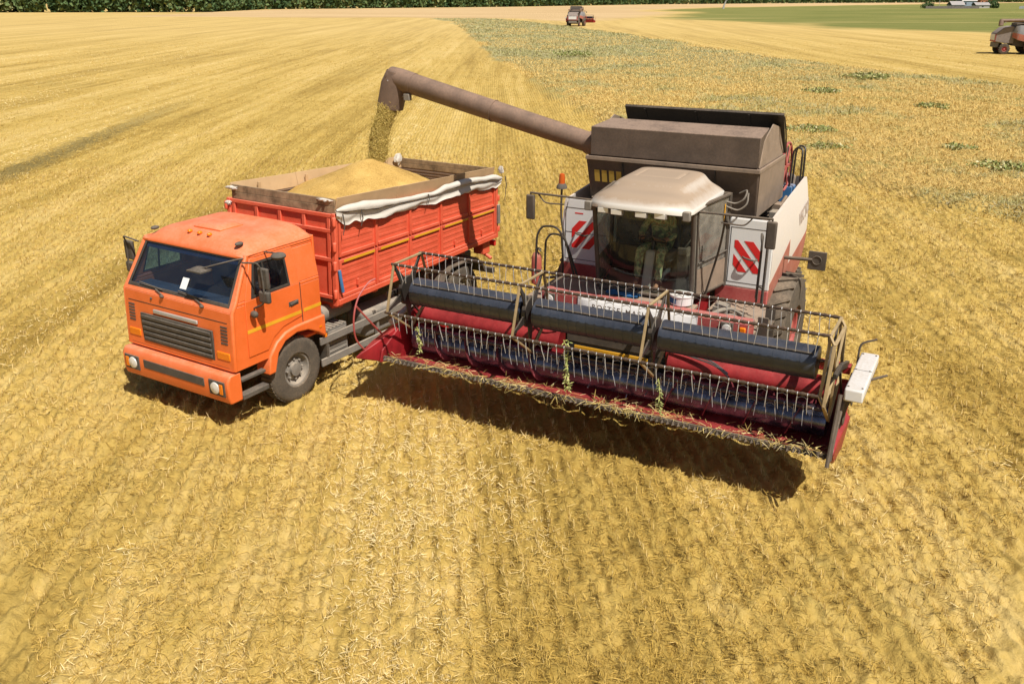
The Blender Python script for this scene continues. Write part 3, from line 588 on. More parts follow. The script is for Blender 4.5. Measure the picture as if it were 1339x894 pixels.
    for s in (-1, 1):
        h = MB(); h.box(.15, .185, s * .98 - .17, s * .98 + .17, .62, .86); h.build('lamp_housing', M['plastic'], bm_, .01)
        h = MB(); h.lathe([(.095, .186), (.09, .2), (.05, .212), (.001, .216)], (0, s * .95, .74), 'x', 20, caps=False); h.build('headlight', M['lens'], bm_)
        MB().box(.184, .2, s * 1.08 - .035, s * 1.08 + .035, .66, .82).build('indicator', M['amber'], bm_, .006)
    MB().box(.165, .18, -.7, .7, .70, .84).build('bumper_grille', M['plastic'], bm_, .01)
    # doors
    for s in (-1, 1):
        f = sidef(s)
        d = MB(); o = [(-.27, 1.13), (-.66, 1.13), (-.80, 1.30), (-1.0, 1.40), (-1.415, 1.46), (-1.415, 2.0), (-.30, 2.0)]
        d.prism(o, f, .002, .016); d.prism([(-.30, 2.0), (-1.415, 2.0), (-1.40, 2.575), (-.545, 2.575)], f, .002, .016, [win])
        dr = d.build('door', M['orange'], T, .006)
        MB().prism([(-.42, 2.015), (-.575, 2.52), (-1.215, 2.52), (-1.215, 2.015)], f, .010, .024, [[(-.475, 2.05), (-1.18, 2.05), (-1.18, 2.485), (-.60, 2.485)]]).build('window_seal', M['gasket'], dr)
        MB().prism([(-.44, 2.03), (-1.2, 2.03), (-1.2, 2.50), (-.58, 2.50)], f, -.004, .004).build('window_glass', M['truckglass'], dr, smooth=False)
        MB().bar((-.76, yw(2.05, s) + s * .012, 2.05), (-.76, yw(2.5, s) + s * .012, 2.50), .022, .02).build('window_divider', M['gasket'], dr)
        h = MB(); h.bar((-1.18, s * 1.262, 1.70), (-1.34, s * 1.262, 1.73), .025, .035); h.box(-1.36, -1.15, s * 1.25 - .004, s * 1.25 + .004, 1.67, 1.75); h.build('door_handle', M['plastic'], dr, .006)
        MB().prism([(-.28, 1.50), (-1.40, 1.50), (-1.40, 1.555), (-.285, 1.555)], f, .0165, .0195).build('yellow_stripe', M['yellow'], dr)
        MB().prism([(-1.47, 1.50), (-1.86, 1.50), (-1.86, 1.555), (-1.47, 1.555)], f, .001, .004).build('yellow_stripe', M['yellow'], T)
        MB().box(-1.437, -1.424, s * 1.237 - .003, s * 1.237 + .003, 1.33, 2.0).build('door_seam', M['gasket'], T)
        fe = MB(); fe.prism([(-.60, .72), (-.66, 1.02), (-.82, 1.2), (-1.02, 1.30), (-1.25, 1.335), (-1.90, 1.335), (-1.90, .98), (-1.84, .98), (-1.72, 1.08), (-1.5, 1.19), (-1.25, 1.22), (-1.0, 1.16), (-.84, 1.02), (-.74, .72)], XZ, s * .98, s * 1.275)
        fn_ = fe.build('wheel_arch', M['orange'], T, .025, 3)
        MB().box(-1.80, -1.74, s * 1.276, s * 1.284, 1.15, 1.18).build('side_marker', M['amber'], fn_)
        st = MB(); st.box(-.60, -.08, s * 1.10, s * 1.24, .50, .58); st.box(-.58, -.1, s * 1.12, s * 1.22, .78, .83); st.build('step', M['plastic'], T, .01)
    # mirrors, near side group on tube arms
    for s in (-1, 1):
        m = MB(); y = s * 1.52
        m.tube([(-.40, s * 1.17, 2.56), (-.38, y - s * .02, 2.60), (-.42, y, 2.5), (-.42, y, 2.02), (-.45, s * 1.26, 1.86)], .014, 7); arm = m.build('mirror_arm', M['plastic'], T)
        m = MB(); m.box(-.49, -.43, y - .10, y + .10, 2.20, 2.52); m.build('mirror', M['plastic'], arm, .025, 3); MB().box(-.497, -.492, y - .085, y + .085, 2.22, 2.50).build('mirror_glass', M['mirror'], arm)
        m = MB(); m.box(-.49, -.41, y - .10, y + .10, 1.99, 2.17); m.build('mirror', M['plastic'], arm, .03, 3)
        m = MB(); m.ball((-.38, s * 1.33, 1.80), .07, (.7, 1, .8), 8); m.build('kerb_mirror', M['plastic'], arm)
    m = MB(); m.tube([(-.50, 1.13, 2.60), (-.30, 1.10, 2.61), (-.02, .72, 2.50)], .012, 6); m.grid(7, 7, lambda i, j: (-.04 + .22 * (i - .5), .66 + .30 * (j - .5), 2.47 + .05 * (1 - (2 * i - 1) ** 2) * (1 - (2 * j - 1) ** 2)), .02); m.build('front_mirror', M['plastic'], T)
    m = MB(); m.tube([(-.85, 1.15, 2.62), (-.82, 1.42, 2.64)], .012, 6); m.ball((-.84, 1.46, 2.60), .12, (1, .9, .45), 8); m.build('side_mirror', M['plastic'], T)
    # interior
    i_ = MB(); i_.prism([(-.12, 1.6), (-.16, 1.95), (-.5, 1.93), (-.62, 1.75), (-.5, 1.6)], XZ, -1.14, 1.14); i_.build('dashboard', M['plastic'], T, .02)
    for y in (-.6, .55):
        s_ = MB(); s_.box(-1.45, -.95, y - .25, y + .25, 1.45, 1.62); s_.box(-1.6, -1.45, y - .24, y + .24, 1.5, 2.3); s_.box(-1.58, -1.48, y - .14, y + .14, 2.3, 2.48); s_.build('seat', M['seat'], T, .04, 3)
    w = MB(); c = Vector((-.72, .6, 1.98)); ux = Vector((.55, 0, .83)); uy = Vector((0, 1, 0)); w.tube([c + ux * (.23 * math.cos(a)) + uy * (.23 * math.sin(a)) for a in [2 * PI * k / 28 for k in range(28)]], .016, 8, closed=True)
    w.tube([c - ux * .22, c + ux * .22], .012, 6); w.tube([c - uy * .22, c + uy * .22], .012, 6); w.tube([c, (-.5, .6, 1.75)], .03, 8); w.build('steering_wheel', M['plastic'], T)
    # chassis
    ch = MB()
    for s in (-1, 1): ch.box(-7.35, .0, s * .42 - .04, s * .42 + .04, .78, 1.02)
    for x in (-.4, -1.9, -3.0, -4.2, -5.2, -6.4, -7.3): ch.box(x - .05, x + .05, -.40, .40, .82, .98)
    for x in (-1.27, -6.0): ch.tube([(x, -1.0, .52), (x, 1.0, .52)], .09, 10); ch.ball((x, 0, .52), .22, (1, 1, 1), 8)
    ch.box(-1.7, -.3, -.38, .38, .7, 1.2); ch.build('chassis', M['dark'], T, .01)
    for s in (-1, 1):
        wheel(T, 'wheel', (-1.27, s * 1.04, .56), .54, .30, .27, s, False, rimmat='grey')
        wheel(T, 'wheel', (-6.0, s * 1.03, .56), .54, .30, .27, s, False, rimmat='grey'); wheel(T, 'wheel', (-6.0, s * .70, .56), .54, .30, .27, s, False, rimmat='grey')
        mg = MB(); mg.prism([(-6.78, .82), (-6.66, 1.05), (-6.42, 1.2), (-5.58, 1.2), (-5.33, 1.05), (-5.2, .82), (-5.24, .82), (-5.37, 1.03), (-5.6, 1.17), (-6.4, 1.17), (-6.62, 1.03), (-6.74, .82)], XZ, s * .62, s * 1.22); mg.build('mudguard', M['dark'], T, .006)
        r_ = MB()
        for z in (.42, .80): r_.box(-4.9 if z < .6 else -4.95, -1.80, s * 1.19, s * 1.225, z, z + .13)
        for x in (-2.0, -3.3, -4.6): r_.box(x - .03, x + .03, s * 1.12, s * 1.19, .42, .98); r_.box(x - .03, x + .03, s * .5, s * 1.15, .90, .96)
        r_.build('side_guard', M['grey'], T, .008)
    bx = MB(); bx.box(-2.55, -1.98, .62, 1.12, .50, .98)
    for k in range(6): bx.box(-2.50 + k * .09, -2.46 + k * .09, .64, 1.13, .985, 1.0)
    for k in range(5): bx.box(-2.52, -2.0, 1.115, 1.13, .54 + k * .085, .58 + k * .085)
    bx.build('battery_box', M['grey'], T, .015)
    at = MB(); at.lathe([(.02, -.36), (.14, -.33), (.15, -.2), (.15, .2), (.14, .33), (.02, .36)], (-2.45, .80, 1.16), 'x', 18, caps=False) if False else at.tube([(-2.12, .85, 1.16), (-2.16, .85, 1.16), (-2.86, .85, 1.16), (-2.90, .85, 1.16)], [.08, .14, .14, .08], 16)
    at.build('air_tank', M['grey'], T)
    at = MB(); at.tube([(-2.0, .6, 1.0), (-2.0, .6, 1.25), (-2.15, .9, 1.32), (-2.2, .95, 1.1)], .025, 8); at.build('hose', M['lightgrey'], T)
    ft = MB(); ft.box(-4.15, -3.05, .62, 1.10, .48, .98); ft.build('fuel_tank', M['grey'], T, .09, 4)
    ft = MB(); ft.box(-4.0, -3.1, -1.1, -.6, .5, 1.0); ft.build('tool_box', M['dark'], T, .03)
    mf = MB(); mf.box(-1.98, -1.93, .95, 1.22, .45, 1.0); mf.build('mud_flap', M['rubber'], T); MB().box(-1.955, -1.90, 1.18, 1.23, .92, .98).build('side_lamp', M['amber'], T)
    # ---- body. x from X0 (front) to X1 (rear); tilt set so its top line drops slightly to the rear
    X0, X1 = -2.38, -7.15
    def bt(x, y, z):
        k = (X0 - x) / (X0 - X1); f = (z - 1.45) / 1.40
        top = .045 * (1 - k) - .13 * k; bot = -.03 * (1 - k) + .05 * k
        return (x + (.10 * (1 - k)) * (1 - f), y, z + bot + (top - bot) * min(max(f, 0), 1.3))
    side_parts = []
    for s in (-1, 1):
        for (za, zb, nm) in ((2.17, 2.84, 'upper'), (1.50, 2.12, 'lower')):
            p = MB(); nb = 5; L_ = (X0 - .03) - (X1 + .02); y = 1.20 * s; yo = lambda t: y + s * t
            p.box(X1 + .02, X0 - .03, *sorted((yo(0), yo(.018))), za, zb)
            for k in range(nb + 1):
                xx = X0 - .03 - L_ * k / nb; w_ = .05; a_ = min(max(xx, X1 + .02 + w_ / 2), X0 - .03 - w_ / 2)
                p.box(a_ - w_ / 2, a_ + w_ / 2, *sorted((yo(.019), yo(.052))), za, zb)
            for z0, z1 in ((za, za + .05), (zb - .055, zb)):
                for k in range(nb):
                    xa = X0 - .03 - L_ * k / nb - .052; xb = X0 - .03 - L_ * (k + 1) / nb + .052
                    p.box(xb + .001, xa - .001, *sorted((yo(.019), yo(.050))), z0, z1)
            for k in range(nb):
                xa = X0 - .03 - L_ * k / nb - .09; xb = X0 - .03 - L_ * (k + 1) / nb + .09
                for q in range(4):
                    zz = za + .14 + (zb - za - .28) * q / 3; p.box(xb, xa, *sorted((yo(.0185), yo(.0235))), zz - .022, zz + .022)
            p.map(bt); o = p.build('side_panel', M['redbody'], T, .007); side_parts.append(o)
            if nm == 'lower':
                for k in range(5):
                    xa = X0 - .10 - L_ * k / 5; xb = X0 - L_ * (k + 1) / 5 + .0
                    MB().box(xb + .03, xa - .03, *sorted((yo(.0525), yo(.0555))), 2.072, 2.112).map(bt).build('reflective_strip', M['yellow'], o)
                for k in range(5):
                    hd = MB(); xx = X0 - L_ * (k + .5) / 5; hd.box(xx - .02, xx + .02, *sorted((yo(.03), yo(.06))), 1.62, 1.72); hd.map(bt).build('latch', M['redbody'], o)
        st = MB(); st.box(X1, X0, *sorted((s * 1.10, s * 1.262)), 1.40, 1.49); st.box(X1 + .1, X0 - .1, *sorted((s * 1.12, s * 1.22)), 2.125, 2.165)
        for k in range(6): xx = X0 - .15 - (X0 - X1 - .3) * k / 5; st.prism([(s * .4, 1.10), (s * .4, 1.40), (s * 1.16, 1.40), (s * 1.16, 1.32)], YZ, xx - .04, xx + .04)
        st.map(bt).build('floor_sill', M['redbody'], T, .008)
        # corner posts with hinges
        for xx in (X0 + .035, X1 - .035):
            c_ = MB(); c_.box(xx - .035, xx + .035, *sorted((s * 1.17, s * 1.255)), 1.40, 2.86)
            for z in (1.60, 2.05, 2.35, 2.74): c_.lathe([(.03, -.07), (.035, -.05), (.035, .05), (.03, .07)], (xx + (.045 if xx > -4 else -.045), s * 1.25, z), 'z', 8)
            c_.map(bt).build('corner_post', M['redbody'], T, .008)
    for xx, sg in ((X0 + .0, 1), (X1, -1)):
        f = MB(); f.box(xx - .02, xx + .02, -1.165, 1.165, 1.50, 2.84)
        for z in (1.50, 2.10, 2.55, 2.79): f.box(*sorted((xx + sg * .021, xx + sg * .06)), -1.16, 1.16, z, z + .06)
        for y in (-1.1, -.55, 0, .55, 1.1): f.box(*sorted((xx + sg * .021, xx + sg * .055)), y - .035, y + .035, 1.56, 2.79)
        f.map(bt).build('front_wall' if sg > 0 else 'tailgate', M['redbody'], T, .008)
    fl = MB(); fl.box(X1, X0, -1.17, 1.17, 1.42, 1.47); 
    for s in (-1, 1):
        fl.box(X1 + .03, X0 - .03, *sorted((s * 1.185, s * 1.197)), 1.5, 2.83)
        for k in range(10): zz = 2.83 - .06 * k; fl.box(X1 + .03, X0 - .03, *sorted((s * 1.17, s * 1.184)), zz - .018, zz + .008)
    for xx in (X0 - .03, X1 + .03):
        fl.box(xx - .006, xx + .006, -1.165, 1.165, 1.5, 2.84)
        for k in range(9): zz = 2.80 - .07 * k; fl.box(xx - .02, xx + .02, -1.16, 1.16, zz - .02, zz + .01)
    fl.map(bt).build('bed_lining', M['inner'], T)
    # board extensions
    for s in (-1, 1):
        w = MB(); nb = 3; 
        for k in range(nb):
            xa = X0 - .02 - (X0 - X1 - .04) * k / nb; xb = X0 - .02 - (X0 - X1 - .04) * (k + 1) / nb + .006
            zt_ = 3.10 + .012 * random.uniform(-1, 1); w.prism([(s * 1.165, 2.845), (s * 1.185, 2.845), (s * 1.245, zt_), (s * 1.222, zt_)], YZ, xb, xa)
        for k in range(4): xx = X0 - .6 - 1.2 * k; w.box(xx - .03, xx + .03, *sorted((s * 1.125, s * 1.160)), 2.45, 3.05)
        w.map(bt).build('side_board', M['ply'], T, .003)
    for xx in (X0 - .025, X1 + .025):
        w = MB(); w.box(xx - .02, xx + .02, -1.19, 1.19, 2.845, 2.955); w.box(xx - .018, xx + .02, -1.19, 1.19, 2.96, 3.07); w.map(bt).build('end_board', M['wood'], T, .004)
    s_ = MB(); s_.tube([(X0 + .02, 1.285, 1.98), (X0 + .0, 1.30, 1.8), (X0 - .04, 1.30, 1.62)], .028, 8); s_.map(bt).build('strap', M['bluestrap'], T)
    rl = MB(); rl.box(-7.32, -7.24, -1.1, 1.1, .62, .74); rl.bar((-7.28, .42, .74), (-7.28, .42, 1.0), .06, .06); rl.bar((-7.28, -.42, .74), (-7.28, -.42, 1.0), .06, .06); rl.build('rear_guard', M['dark'], T, .01)
    for s in (-1, 1): m = MB(); m.box(-7.36, -7.28, s * .95 - .16, s * .95 + .16, 1.22, 1.34); m.build('tail_lamp', M['stripe'], T, .01)
    # red outriggers and mud rail at rear of the near side
    m = MB(); m.box(-7.05, -6.8, .9, 1.15, 1.15, 1.38); m.tube([(-6.95, 1.05, 1.15), (-6.95, 1.25, 1.05)], .04, 8); m.build('rear_bracket', M['redbody'], T, .01)
    m = MB(); m.box(-7.24, -7.16, 1.24, 1.30, 1.75, 2.15); m.build('rear_latch', M['grey'], T, .01)
    # tarpaulin roll along the near edge
    def tarp(i, j):
        # cross-section: a loose roll on top, then a sheet hanging down outside
        x = X0 + .08 - (X0 - X1 + .20) * i; n1 = vn(i * 6, 3.1); n2 = vn(i * 15, 7.7); n3 = vn(i * 30, j * 5); e = .3 + .7 * min(1, min(i, 1 - i) * 25)
        sag = .05 * math.sin(i * 9 + 1) + .05 * (n2 - .5)
        r1 = .040 + .045 * n1
        if j < .6:
            a = -.4 * PI + j / .6 * 1.9 * PI; y = 1.29 + .03 * n1 + math.cos(a + .6) * r1 * e; z = 2.87 + sag + math.sin(a + .6) * r1 * (.8 + .4 * n3) * e
        else:
            t = (j - .6) / .4; a = 1.5 * PI; y = 1.285 + .03 * n1 + .025 * math.sin(t * 5 + i * 14) * t + (1 - t) * .01; z = 2.87 + sag - r1 - t * (.09 + .10 * vn(i * 7, 1.2) + .06 * vn(i * 33, 2.2)) * e
        return bt(x, y, z)
    def vn(a, b):
        return float(vnoise(np.array([a + 50.0]), np.array([b + 50.0]), 91)[0])
    tp = empty('tarpaulin', TRK.location, TRK.rotation_euler[2]); tag(tp, 'white rolled tarpaulin hanging along the near top edge of the red truck body', 'tarpaulin')
    MB().grid(140, 22, tarp, 0).build('roll', M['tarp'], tp, ang=80)
    for (x, y, z, dx, dy, dz, sd) in ((-6.95, -1.12, 2.92, .11, .03, .14, 3), (-2.36, -1.15, 3.08, .05, .13, .035, 9), (-2.38, .98, 3.10, .05, .16, .03, 12), (-7.24, 1.32, 2.86, .04, .06, .09, 15), (-2.30, -1.2, 2.82, .04, .07, .04, 18)):
        m = MB(); wv = lambda i, j, q: .35 + 1.1 * vn(q + 3.2 * math.cos(2 * PI * j) + 2, q + 3.2 * math.sin(2 * PI * j) + i * 4); m.grid(22, 32, lambda i, j: (x + dx * math.sin(PI * i) * math.cos(2 * PI * j) * wv(i, j, sd), y + dy * math.sin(PI * i) * math.sin(2 * PI * j) * wv(i, j, sd), z + dz * math.cos(PI * i) * (.6 + .6 * vn(i * 5 + sd, sd))))
        m.build('bundled_end', M['tarp'], tp, ang=80)
    for i, (x, l) in enumerate(((-2.4, .28), (-2.85, .22), (-4.7, .2), (-7.35, .62))):
        m = MB(); m.tube([bt(x, 1.35, 2.86), (x - .01, 1.37, 2.86 - l * .5), (x + .02, 1.35, 2.84 - l)], [.012, .01, .006], 5); m.build('tie_cord', M['plastic'], tp)
    # heaped grain: only what lies between the boards
    def heap(i, j):
        x = X0 - .05 - (X0 - X1 - .10) * i; y = -1.16 + 2.32 * j
        dx = x + 4.78; dy = y + .12; r_ = math.hypot(dx * (.80 if dx > 0 else 1.0), dy * 1.0)
        z = 3.30 - .43 * (math.sqrt(r_ * r_ + .02) - .14); z = max(z, 2.36 + .1 * vn(x * 2, y * 2)); z += .02 * vn(x * 9, y * 9) + .05 * (vn(x * 1.5, y * 1.5) - .5)
        return (x, y, z)
    gm, nt, b_ = newmat('grain'); tc = N(nt, 'ShaderNodeTexCoord'); n1 = N(nt, 'ShaderNodeTexVoronoi', Scale=95.0); n2 = N(nt, 'ShaderNodeTexNoise', Scale=2.6, Detail=6.0); n3 = N(nt, 'ShaderNodeTexNoise', Scale=30.0, Detail=3.0)
    for n in (n1, n2, n3): nt.links.new(tc.outputs['Object'], n.inputs['Vector'])
    f = mth(nt, 'ADD', mth(nt, 'MULTIPLY', n1.outputs['Distance'], .35), mth(nt, 'MULTIPLY', n2.outputs[0], .5)); f = mth(nt, 'ADD', f, mth(nt, 'MULTIPLY', n3.outputs[0], .35))
    nt.links.new(ramp(nt, f, [(.35, (.74, .50, .17)), (.6, (.56, .35, .10)), (.8, (.34, .20, .055))]).outputs[0], b_.inputs['Base Color']); b_.inputs['Roughness'].default_value = .9; b_.inputs['Specular IOR Level'].default_value = .2
    bp = N(nt, 'ShaderNodeBump', Strength=.8, Distance=.02); nt.links.new(f, bp.inputs['Height']); nt.links.new(bp.outputs[0], b_.inputs['Normal']); M['grain'] = gm
    g = MB().grid(110, 60, heap, .02).build('grain_heap', gm, None, ang=80); g.location = TRK.location; g.rotation_euler = TRK.rotation_euler
    tag(g, 'cone shaped heap of golden grain filling the red truck body', 'grain')
build_truck()

# ================================================================== combine harvester
HRV = empty('combine_harvester', (0.959, 11.263, 0), R(-118.55))
tag(HRV, 'large dusty white and red combine harvester in front, unloading grain into the orange truck', 'harvester')
TUBE_ROOT = Vector((-3.62, -1.30, 3.80)); ELBOW = Vector((-3.70, -5.60, 4.75))
def hazard(parent, pts_fn, flip):
    """three slanted red bars clipped to a square of side 1 (a right, b up)"""
    w = .17
    for c in (-.62, -.05, .52):
        poly = [(0, 0), (1, 0), (1, 1), (0, 1)]
        def clip(poly, A, B, C):
            out = []
            for i in range(len(poly)):
                p, q = poly[i], poly[(i + 1) % len(poly)]; fp = A * p[0] + B * p[1] - C; fq = A * q[0] + B * q[1] - C
                if fp <= 0: out.append(p)
                if fp * fq < 0: t = fp / (fp - fq); out.append((p[0] + t * (q[0] - p[0]), p[1] + t * (q[1] - p[1])))
            return out
        k = -1.0 if not flip else 1.0     # bar: b - k*(a-.5) -.5 in [c-w, c+w]
        poly = clip(poly, -k, 1, c + w + .5 - k * .5); poly = clip(poly, k, -1, -(c - w + .5 - k * .5))
        if len(poly) > 2: MB().prism(poly, pts_fn, 0, .003).build('hazard_stripe', M['stripe'], parent, smooth=False)
def build_body():
    H = HRV
    # thresher hull, chassis
    h = MB(); h.prism([(-3.16, 1.0), (-3.16, 2.92), (-6.2, 2.92), (-6.2, .95), (-4.5, .75)], XZ, -1.15, 1.15); h.box(-3.14, -2.9, -.6, .6, 1.1, 1.9)
    h.build('hull', M['dark'], H, .02)
    a = MB(); a.box(-4.3, -3.9, -1.5, 1.5, .75, 1.05); a.tube([(-4.1, -1.6, .9), (-4.1, 1.6, .9)], .16, 14); a.box(-7.2, -6.9, -1.3, 1.3, .55, .8); a.build('axle', M['dark'], H, .02)
    for s in (-1, 1):
        wheel(H, 'drive_wheel', (-4.12, s * 1.76, .93), .93, .66, .42, s, True, 22, rimmat='maroon'); wheel(H, 'steering_wheel_tyre', (-7.05, s * 1.35, .58), .58, .36, .27, s, True, 18, rimmat='maroon')
    # side shells
    SP = [(-3.10, 1.56), (-3.10, 2.98), (-4.3, 3.10), (-5.74, 3.22), (-6.20, 3.14), (-6.40, 2.45), (-6.40, 1.9), (-5.9, 1.62), (-5.08, 1.48), (-4.9, 1.9), (-4.1, 2.02), (-3.4, 1.85)]
    SPs = [(-3.10, 1.52), (-3.10, 2.98), (-4.3, 3.10), (-5.74, 3.22), (-6.20, 3.14), (-6.42, 2.45), (-6.42, 1.9), (-5.9, 1.62), (-5.08, 1.42)]
    def ys(x, z, s):   # curved flank: bulges at mid height, rolls in at the rear
        return s * (1.80 - .10 * ((z - 2.3) / .9) ** 2 - .55 * max(0, (-x - 5.7) / .75) ** 2)
    for s in (-1, 1):
        def shell(poly, t0, t1, nm, mat):
            # fine strips so that the sheet can curve
            import bmesh
            bm = bmesh.new(); n = len(poly)
            vs = [bm.verts.new((p[0], 0, p[1])) for p in poly]; bm.faces.new(vs); bmesh.ops.triangulate(bm, faces=bm.faces)
            for x in np.arange(-6.4, -3.1, .15):
                bmesh.ops.bisect_plane(bm, geom=bm.verts[:] + bm.edges[:] + bm.faces[:], plane_co=(x, 0, 0), plane_no=(1, 0, 0))
            for z in np.arange(1.5, 3.2, .15):
                bmesh.ops.bisect_plane(bm, geom=bm.verts[:] + bm.edges[:] + bm.faces[:], plane_co=(0, 0, z), plane_no=(0, 0, 1))
            bmesh.ops.remove_doubles(bm, verts=bm.verts, dist=1e-4)
            bm.verts.index_update(); V = [tuple(v.co) for v in bm.verts]; F = [tuple(v.index for v in f.verts) for f in bm.faces]; E_ = [tuple(v.index for v in e.verts) for e in bm.edges if len(e.link_faces) == 1]; bm.free()
            k = len(V); vv = [(x, ys(x, z, s) + s * t0, z) for x, y, z in V] + [(x, ys(x, z, s) + s * t1, z) for x, y, z in V]
            ff = F + [tuple(i + k for i in reversed(f)) for f in F] + [(a, b, b + k, a + k) for a, b in E_]
            return MB().add(vv, ff).build(nm, mat, H, ang=50)
        p_ = shell(SPs, -.04, 0, 'side_shell', M['whitedust'])
        shell([(-3.11, 1.53), (-3.11, 1.95), (-4.36, 2.42), (-4.42, 1.98), (-6.415, 2.42), (-6.415, 1.91), (-5.9, 1.63), (-5.08, 1.43)], .001, .004, 'red_side_band', M['maroonside'])
        # lettering that follows the flank
        if s > 0:
            mw = frame((0, 0, 0), (-.94, 0, .16), (0, 0, 1))
            o = text_mesh('side_lettering', 'VECTOR', .27, M['textside'], H, Matrix(), .002, 1.05, .004)
            for v in o.data.vertices:
                u, w, t = v.co; x = -5.45 - u * .85; z = 2.66 + w * 1.15 + u * .13; v.co = (x, ys(x, z, s) + .006 + t, z)
        # shelf behind the top edge (engine deck), closing sill
        MB().box(-6.1, -3.2, s * 1.16 if s > 0 else -1.70, s * 1.70 if s > 0 else -1.16, 2.55, 2.60).build('deck', M['dark'], H, .01)
    # front panels beside the cab
    for s, ya, yb in ((1, .95, 1.79), (-1, .80, 1.79)):
        y0, y1 = sorted((s * ya, s * yb)); P_ = MB()
        P_.prism([(y0, 1.87), (y1, 1.87), (y1, 2.98), (y0, 2.98)] if s > 0 else [(y0, 1.87), (y1, 1.87), (y1, 3.0), (y0 + .12, 3.0), (y0 + .02, 2.6)], YZ, -3.14, -3.085); fp = P_.build('front_panel', M['white'], H, .02, 3)
        MB().prism([(y0, 1.45), (y1, 1.45), (y1, 1.867), (y0, 1.867)], YZ, -3.14, -3.087).build('front_panel_skirt', M['maroon'], H, .015)
        g = MB()
        dy0, dy1 = (1.13, 1.70) if s > 0 else (-1.72, -.85)
        for z in ((1.95, 2.83) if s > 0 else (1.95, 2.42, 2.84)): g.box(-3.086, -3.082, dy0, dy1, z - .005, z + .005)
        for y in (dy0, dy1): g.box(-3.086, -3.082, y - .005, y + .005, 1.95, 2.84)
        g.build('hatch_seam', M['gasket'], fp)
        hz0, hz1, hy0, hy1 = (2.13, 2.63, 1.20, 1.62) if s > 0 else (2.15, 2.63, -1.60, -1.18)
        # seen from the front, +y is to the right
        hazard(fp, lambda a, b, t: (-3.0835 + t, hy0 + (hy1 - hy0) * a, hz0 + (hz1 - hz0) * b), s < 0)
        hd = MB(); y = 1.47 if s > 0 else -1.4; z = 2.36 if s > 0 else 2.40; hd.tube([(-3.06, y - .12, z + .02), (-2.99, y - .06, z + .02), (-2.99, y + .08, z), (-3.07, y + .1, z)], .016, 8); hd.build('panel_handle', M['plastic'], fp)
        if s < 0: MB().box(-3.086, -3.082, -1.55, -1.40, 2.745, 2.765).build('small_red_label', M['stripe'], fp)
    # grain tank
    t = MB(); z0, z1, z2 = 2.90, 3.70, 4.18
    def frus(xf0, xr0, w0, xf1, xr1, w1, za, zb, m=None):
        v = [(xf0, -w0, za), (xf0, w0, za), (xr0, w0, za), (xr0, -w0, za), (xf1, -w1, zb), (xf1, w1, zb), (xr1, w1, zb), (xr1, -w1, zb)]
        return (m or MB()).add(v, [(3, 2, 1, 0), (4, 5, 6, 7), (0, 1, 5, 4), (1, 2, 6, 5), (2, 3, 7, 6), (3, 0, 4, 7)])
    frus(-3.42, -5.3, 1.40, -3.24, -4.95, 1.44, z0, z1).build('grain_tank', M['brown'], H, .025, 3)
    for s_ in (-1, 1): MB().add([(-3.44, s_ * 1.402, 2.92), (-5.28, s_ * 1.402, 2.92), (-4.96, s_ * 1.442, 3.66), (-3.26, s_ * 1.442, 3.66), (-3.44, s_ * 1.408, 2.92), (-5.28, s_ * 1.408, 2.92), (-4.96, s_ * 1.448, 3.66), (-3.26, s_ * 1.448, 3.66)], [(0, 1, 2, 3), (7, 6, 5, 4), (0, 4, 5, 1), (1, 5, 6, 2), (2, 6, 7, 3), (3, 7, 4, 0)]).build('tank_lit_side_sheet', M['brown_side'], H)  # paler skin over each tank side, sunlit tone in its colour
    tr = MB(); tr.box(-3.235, -3.215, -1.45, 1.45, z1 - .05, z1 + .012); tr.box(-4.96, -3.235, 1.435, 1.455, z1 - .05, z1 + .012); tr.box(-4.96, -3.235, -1.455, -1.435, z1 - .05, z1 + .012); tr.build('tank_rim', M['brown_side'], H, .006)
    sm = MB()
    for y in (-.80, .75): sm.bar((-3.405, y, 2.93), (-3.232, y, 3.66), .014, .03, (1, 0, 0))
    sm.build('tank_seams', M['black'], H)
    lb = MB()
    for y in (-1.26, -1.13, -1.00, -.87): lb.box(-3.30, -3.296, y - .045, y + .045, 3.28, 3.48)
    lb.map(lambda x, y, z: (x + (z - 3.38) * .225, y, z)).build('warning_labels', M['label'], H)
    # front flap folded up into a box-like extension
    up = MB(); v = [(-3.30, -1.40, z1 + .014), (-3.30, 1.40, z1 + .014), (-3.30, 1.40, z2), (-3.30, -1.40, z2), (-4.05, -1.34, z2 + .06), (-4.05, 1.34, z2 + .06), (-4.02, 1.34, z1 + .3), (-4.02, -1.34, z1 + .3)]
    up.add(v, [(0, 1, 2, 3), (3, 2, 5, 4), (4, 5, 6, 7), (0, 3, 4, 7), (1, 6, 5, 2), (0, 7, 6, 1)]); up.build('front_tank_flap', M['brown'], H, .012)
    for s in (-1, 1):
        tri = MB(); tri.add([(-3.36, s * 1.41, z1 + .014), (-4.9, s * 1.42, z1 + .014), (-4.72, s * 1.40, z2 - .02), (-4.2, s * 1.37, z2 + .10), (-3.62, s * 1.38, z2 - .10)] + [(-3.36, s * 1.39, z1 + .014), (-4.9, s * 1.40, z1 + .014), (-4.72, s * 1.38, z2 - .02), (-4.2, s * 1.35, z2 + .10), (-3.62, s * 1.36, z2 - .10)], [(0, 1, 2, 3, 4), (9, 8, 7, 6, 5)] + [(i, (i + 1) % 5, (i + 1) % 5 + 5, i + 5) for i in range(5)])
        tri.build('side_tank_flap', M['brown_side'], H)
